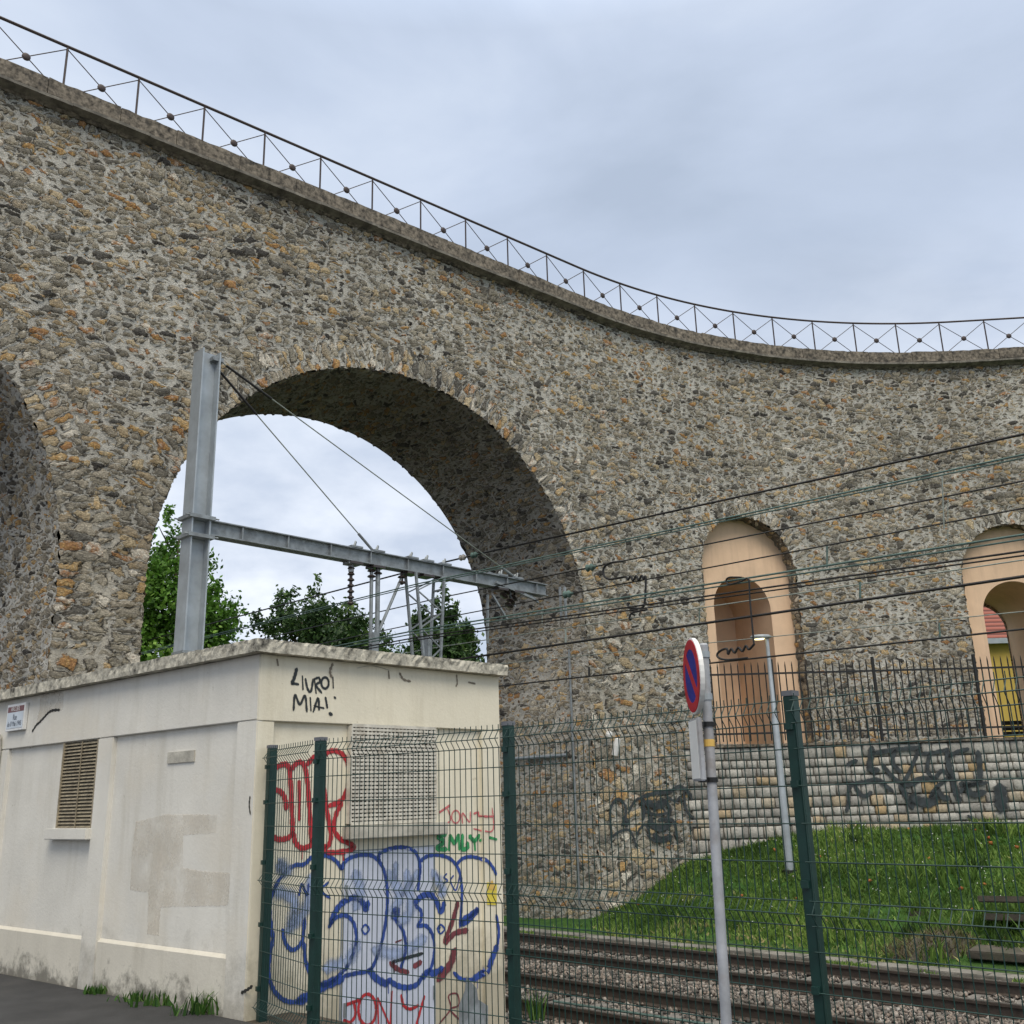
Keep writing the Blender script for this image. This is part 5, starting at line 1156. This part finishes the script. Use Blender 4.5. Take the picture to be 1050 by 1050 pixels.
m = 130; cx_ = RNG.uniform(1.5, 14, m); cy_ = RNG.uniform(12, 26.5, m); ck = in_bank(cx_, cy_, .3) & (cx_ + cy_ > 24.2) & (cx_ / cy_ < .58); cx_, cy_ = cx_[ck], cy_[ck]; kk = 45
xq = np.repeat(cx_, kk) + RNG.normal(0, .10, len(cx_) * kk); yq = np.repeat(cy_, kk) + RNG.normal(0, .10, len(cx_) * kk); tq = np.clip(np.repeat(RNG.uniform(.05, .95, len(cx_)), kk) + RNG.normal(0, .1, len(xq)), 0, .95)
Vc, Fc, tcq = blades(len(xq), .10, .34, .008, .024, np.stack([xq, yq, gz(xq, yq) - .01], 1), tq, 1.0); F1 = np.concatenate([F1, Fc + len(V1)]); V1 = np.concatenate([V1, Vc]); t1 = np.concatenate([t1, tcq])
# sparse plants along the trough and at the pier foot
m = 6000; xx = RNG.uniform(-1, 9, m); cc2 = 22.3 + RNG.normal(0, .12, m) + .1 * np.sin(xx * 4); yy2 = cc2 - xx; kp = (np.sin(xx * 2.7) + np.sin(xx * 6.1 + 2) > .3); xx, yy2 = xx[kp], yy2[kp]
V2, F2, t2 = blades(len(xx), .03, .10, .006, .016, np.stack([xx, yy2, np.full(len(xx), -.97)], 1), np.clip(RNG.normal(.6, .2, len(xx)), 0, .93), .9)
V = np.concatenate([V1, V2]); F = np.concatenate([F1, F2 + len(V1)])
tag(link('grass', fast_mesh('grass', V, F, M['grass'], attr=np.concatenate([t1, t2]))), 'green clover and grass growing on the railway bank', 'grass', kind='stuff')
# white clover heads and orange dry leaves
def dots(n, mat, name, lab, size, zoff, cmin=24):
    x = RNG.uniform(1, 15, n); y = RNG.uniform(11, 27.2, n); k = in_bank(x, y, .2) & (x + y > cmin) & (x / y < .58); x, y = x[k], y[k]; n = len(x)
    cl = .5 + .5 * lumpy(x * .7, y * .6 + 2); k = RNG.random(n) < cl; x, y = x[k], y[k]; n = len(x)
    p = np.stack([x, y, gz(x, y) + zoff + RNG.uniform(0, .05, n)], 1); q = RNG.normal(size=(n, 3, 3)); Q, _ = np.linalg.qr(q); s = RNG.uniform(.6, 1.3, n) * size
    oc = np.array([(1, 0, 0), (-1, 0, 0), (0, 1, 0), (0, -1, 0), (0, 0, .8), (0, 0, -.8)]); fc = np.array([(0, 2, 4), (2, 1, 4), (1, 3, 4), (3, 0, 4), (2, 0, 5), (1, 2, 5), (3, 1, 5), (0, 3, 5)])
    V = np.einsum('nij,kj->nki', Q, oc) * s[:, None, None] + p[:, None]; F = fc[None] + (np.arange(n) * 6)[:, None, None]
    tag(link(name, fast_mesh(name, V.reshape(-1, 3), F.reshape(-1, 3), mat, attr=np.repeat(RNG.random(n), 8))), lab, name.replace('_', ' '), kind='stuff')
dots(2000, M['petal'], 'clover_flowers', 'tiny white clover flowers scattered over the bank', .014, .10, 24.5)
dots(160, M['drypetal'], 'dry_leaves', 'few orange brown dry leaves lying in the bank grass', .05, .06, 25)
# broken concrete steps half buried in the bank at the right edge
st = empty('broken_steps', tuple(at_z(1010, 960, -.75)), 'old broken concrete steps and slabs half buried in the bank at the right', 'steps')
for (pa, pb_, z, h, dp) in (((1002, 920), (1120, 922), -.02, .10, .45), ((1008, 938), (1120, 942), -.30, .11, .5), ((932, 936), (1012, 940), -.42, .12, .6), ((990, 972), (1120, 982), -.70, .12, .5)):
    a, c = at_z(*pa, z), at_z(*pb_, z); d = unit(c - a); n_ = np.array([-d[1], d[0], 0]); n_ = n_ if n_[1] > 0 else -n_; Lx = np.linalg.norm(c - a); b = MB()
    k = max(2, int(Lx / .7))
    for i in range(k):
        p0 = a + d * Lx * i / k; p1 = a + d * (Lx * (i + 1) / k - .02); j_ = np.array([0, 0, random.uniform(-.03, .03)])
        b.box((p0 + p1) / 2 + n_ * dp / 2 - [0, 0, h / 2] + j_, (p1 - p0) / 2, n_ * dp / 2 + [0, 0, random.uniform(-.03, .03)], (0, 0, h / 2))
    b.build('slab', M['steps'], st, bevel=.015)
    b = MB()
    for i in range(int(Lx * 5)):
        p = a + d * random.uniform(0, Lx) + n_ * random.uniform(-.12, .10) - [0, 0, h + random.uniform(0, .25)]; s = random.uniform(.04, .13)
        q = [unit(np.random.default_rng(i * 7 + k).normal(size=3)) for _ in range(2)]; x_ = q[0]; y_ = unit(np.cross(q[0], q[1])); z_ = np.cross(x_, y_); b.box(p, x_ * s, y_ * s * .7, z_ * s * .5)
    b.build('rubble', M['steps'], st, bevel=.01)
p_ = []
for _ in range(26):
    q = at_z(random.uniform(930, 1090), random.uniform(915, 955), -.45); p_ += [[q[0] + random.gauss(0, .10), q[1] + random.gauss(0, .10), gz(q[0], q[1])] for _k in range(50)]
p_ = np.array(p_); p_[:, 2] = gz(p_[:, 0], p_[:, 1]); V_, F_, t_ = blades(len(p_), .12, .42, .008, .022, p_, np.clip(RNG.normal(.45, .2, len(p_)), 0, 1), 1.0)
tag(link('bank_weeds', fast_mesh('bank_weeds', V_, F_, M['grass'], attr=t_)), 'taller weeds growing over the broken steps at the right', 'weeds', kind='stuff')
# heap of earth and dead stalks left of the steps
hp_ = at_z(955, 975, -.8); bm_ = MB(); n = 16; R0 = 1.0
for ring, (rr, zz) in enumerate(((1.0, -.1), (.75, .12), (.45, .24), (.12, .30))):
    for i in range(n):
        a = 2 * math.pi * i / n; k = 1 + .22 * math.sin(i * 2.7 + ring) ; bm_.v.append((hp_[0] + .95 * rr * k * math.cos(a) + .3, hp_[1] + .55 * rr * k * math.sin(a) + .3, gz(hp_[0], hp_[1]) + zz * (1 + .2 * math.sin(i * 1.9 + ring * 2))))
for l in range(3):
    for i in range(n): bm_.f.append((l * n + i, l * n + (i + 1) % n, (l + 1) * n + (i + 1) % n, (l + 1) * n + i)); bm_.m.append(0)
bm_.f.append(tuple(range(3 * n, 4 * n))); bm_.m.append(0)
heap = bm_.build('earth_heap', M['steps'], smooth=True); tag(heap, 'small brown heap of earth with dead stalks at the foot of the bank', 'earth heap')
n = 1500; a = RNG.uniform(0, 2 * math.pi, n); rr = np.sqrt(RNG.random(n)); xx = hp_[0] + .3 + .95 * rr * np.cos(a); yy = hp_[1] + .3 + .55 * rr * np.sin(a); zz = gz(hp_[0], hp_[1]) + .28 * (1 - rr ** 1.5)
V_, F_, t_ = blades(n, .05, .2, .005, .012, np.stack([xx, yy, zz], 1), RNG.uniform(.0, 1, n), 1.5)
M['dead'] = mat_leaf('dead_stalks', [(0, (.05, .045, .025)), (.5, (.14, .11, .06)), (.8, (.10, .16, .04)), (1, (.25, .22, .12))], .1)
link('dead_stalks', fast_mesh('dead_stalks', V_, F_, M['dead'], attr=t_), heap)
# weeds at the foot of the hut
def weed(u, d_, n, h, lab, spread=.12, P=PL, z=.012):
    o_ = P(u, z, d_); pos = np.array([[*o_]]) + np.stack([RNG.normal(0, spread, n), RNG.normal(0, spread * .35, n), np.zeros(n)], 1)
    V, F, tn = blades(n, h * .4, h, .006, .016, pos, RNG.random(n), .9); me = fast_mesh('weed', V, F, M['weed'], attr=tn); tag(link('weed_plant', me), lab, 'weed', 'weeds at the foot of the hut')
weed(.55, .07, 60, .22, 'tallest spiky weed tuft close to the hut corner', .10); weed(1.25, .06, 60, .14, 'low leafy weed under the beige repaint patch of the hut', .12)
weed(1.62, .05, 50, .10, 'small weed tuft between the repaint patch and the middle pilaster', .10); weed(2.32, .05, 60, .09, 'weed tuft at the foot of the middle pilaster', .09)
o_ = at_z(549, 1040, -.85); 
V, F, tn = blades(30, .25, .45, .008, .014, np.array([[o_[0], o_[1], gz(o_[0], o_[1])]]) + RNG.normal(0, .05, (30, 3)) * [1, 1, 0], RNG.random(30), .5)
tag(link('weed_plant', fast_mesh('weed', V, F, M['weed'], attr=tn)), 'lone tall weed growing in the ballast behind the fence post', 'weed')

# ------------------------------------------------------------------ trees beyond the arch
def tree(name, x, y, H, blobs, mat, lab, nleaf, lsz, trunk_r=.16, seed=1):
    rng = np.random.default_rng(seed); root = empty(name, (x, y, -.97), lab, 'tree', 'trees beyond the big arch')
    b = MB(); pts = [(x, y, -1.1), (x + .1, y, H * .3), (x - .05, y + .1, H * .6), (x, y, H * .9)]; b.tube(catmull(pts, 6), list(np.linspace(trunk_r, .03, 19)), 8)
    for (bx, bz, br, bh) in blobs:
        z0 = max(.5, bz - bh * .9); b.tube(catmull([(x, y, z0 * .75), (x + bx * .5, y + rng.normal(0, .3), z0 * .9 + bz * .1), (x + bx, y + rng.normal(0, .3), bz)], 5), list(np.linspace(trunk_r * .5, .012, 11)), 6)
    b.build('trunk', M['bark'], root, smooth=True)
    tot = sum(r * r * h for _, _, r, h in blobs); Vs, Ts = [], []
    for (bx, bz, br, bh) in blobs:
        k = int(nleaf * br * br * bh / tot); nc = max(6, int(26 * br))
        cc = rng.normal(size=(nc, 3)); cc /= np.linalg.norm(cc, axis=1)[:, None]; cc *= (rng.random(nc) ** .45)[:, None]
        ci = rng.integers(0, nc, k); off = rng.normal(size=(k, 3)) * .15
        p = (cc[ci] + off) * [br, br, bh] + [x + bx, y, bz]
        ct = rng.normal(0, .16, nc); tn = np.clip(.42 + ct[ci] + rng.normal(0, .16, k) + .0 * p[:, 2], 0, 1)
        s = rng.uniform(.5, 1.25, k) * lsz; q = rng.normal(size=(k, 3)); q /= np.linalg.norm(q, axis=1)[:, None]; q2 = np.cross(q, rng.normal(size=(k, 3))); q2 /= np.linalg.norm(q2, axis=1)[:, None]
        V = np.stack([p - q * s[:, None], p - q2 * s[:, None] * .55, p + q * s[:, None], p + q2 * s[:, None] * .55], 1); Vs.append(V.reshape(-1, 3)); Ts.append(tn)
    V = np.concatenate(Vs); F = np.arange(len(V)).reshape(-1, 4)
    link('crown', fast_mesh('crown', V, F, mat, attr=np.concatenate(Ts)), root); return root
def tpos(px, y): return at_y(px, 600, y)[0]
def bl(px, py, y, x0, wpx, hpx):
    p = at_y(px, py, y); sc_ = y * 1.02 / FPX; return (p[0] - x0, p[2], wpx * sc_, hpx * sc_)
y0 = 36; x0 = tpos(180, y0)
tree('maple_tree', x0, y0, at_y(175, 520, y0)[2], [bl(*q[:2], y0, x0, *q[2:]) for q in ((170, 545, 16, 42), (160, 600, 40, 50), (205, 590, 24, 28), (180, 650, 55, 60), (215, 640, 20, 40), (150, 700, 60, 60), (110, 620, 50, 70), (222, 605, 12, 14))], M['leaf_maple'], 'bright green leafy tree behind the grey mast', 30000, .11, .2, 3)
y0 = 44; x0 = tpos(330, y0)
tree('bushy_tree', x0, y0, at_y(325, 610, y0)[2], [bl(*q[:2], y0, x0, *q[2:]) for q in ((327, 612, 13, 24), (290, 622, 16, 24), (280, 640, 20, 22), (320, 645, 40, 32), (355, 640, 26, 24), (375, 655, 24, 22), (330, 690, 70, 40))], M['leaf_dark'], 'dark bushy tree with pointed tops in the middle of the arch', 25000, .115, .2, 4)
y0 = 43; x0 = tpos(450, y0)
tree('bushy_tree', x0, y0, at_y(455, 630, y0)[2], [bl(*q[:2], y0, x0, *q[2:]) for q in ((456, 628, 14, 24), (436, 650, 16, 24), (468, 655, 18, 26), (450, 680, 40, 34), (428, 640, 9, 18))], M['leaf_dark'], 'dark loose tree behind the lattice hanger beside the pier', 14000, .115, .16, 6)

# ------------------------------------------------------------------ yellow house seen through the second small arch
hy = 46.0; qx = at_y(1024, 690, hy)[0]
house = empty('yellow_house', (qx, hy, -1), 'yellow rendered house with red tiled roof seen through the right hand arch', 'house')
ez = at_y(1035, 655, hy)[2]; tz = at_y(1035, 615, hy + 3)[2]
b = MB(); b.abox(qx - 4, qx + 9, hy, hy + 8, -1.2, ez); b.build('wall', mat_plaster('ochre_house_render', (.50, .36, .085), (.36, .27, .09), .25), house)
trf = NT('red_clay_tiles'); vv = trf.coord(); br_ = trf.node('ShaderNodeTexBrick'); trf.lk(trf.mapping(vv, sc=(1, 1, 1.0), rot=(R_(0), 0, 0)), br_.inputs[0])
wv_ = trf.node('ShaderNodeTexWave', wave_type='BANDS', bands_direction='Z'); wv_.inputs['Scale'].default_value = 1.4; trf.lk(vv, wv_.inputs[0])
cr_ = trf.ramp(wv_.outputs[0], [(.15, (.10, .03, .022)), (.5, (.26, .085, .06))]); trf.bump(wv_.outputs[0], .6, .05); trf.done(cr_, .9)
b = MB(); b.add([(qx - 4.3, hy - .4, ez), (qx + 9.3, hy - .4, ez), (qx + 9.3, hy + 4, ez + 4.2), (qx - 4.3, hy + 4, ez + 4.2), (qx - 4.3, hy + 8.4, ez), (qx + 9.3, hy + 8.4, ez)], [(0, 1, 2, 3), (3, 2, 5, 4), (0, 3, 4), (1, 5, 2), (0, 4, 5, 1)]); rf = b.build('roof', trf.mat, house)
b = MB(); b.abox(qx - 4.3, qx + 9.3, hy - .42, hy - .3, ez - .25, ez - .01); b.build('gutter', M['galv'], house)
gp = at_y(1046, 760, 33)
b = MB()
for k in range(9): b.abox(gp[0] - .6, gp[0] + 4, 33, 33.06, 2.3 + k * .17, 2.43 + k * .17)
b.abox(gp[0] - .66, gp[0] - .58, 32.98, 33.1, -1, 3.9); b.abox(gp[0] + 3.9, gp[0] + 4, 32.98, 33.1, -1, 3.9)
tag(b.build('slatted_gate', M['dark']), 'dark slatted gate behind the passage of the right hand arch', 'gate')
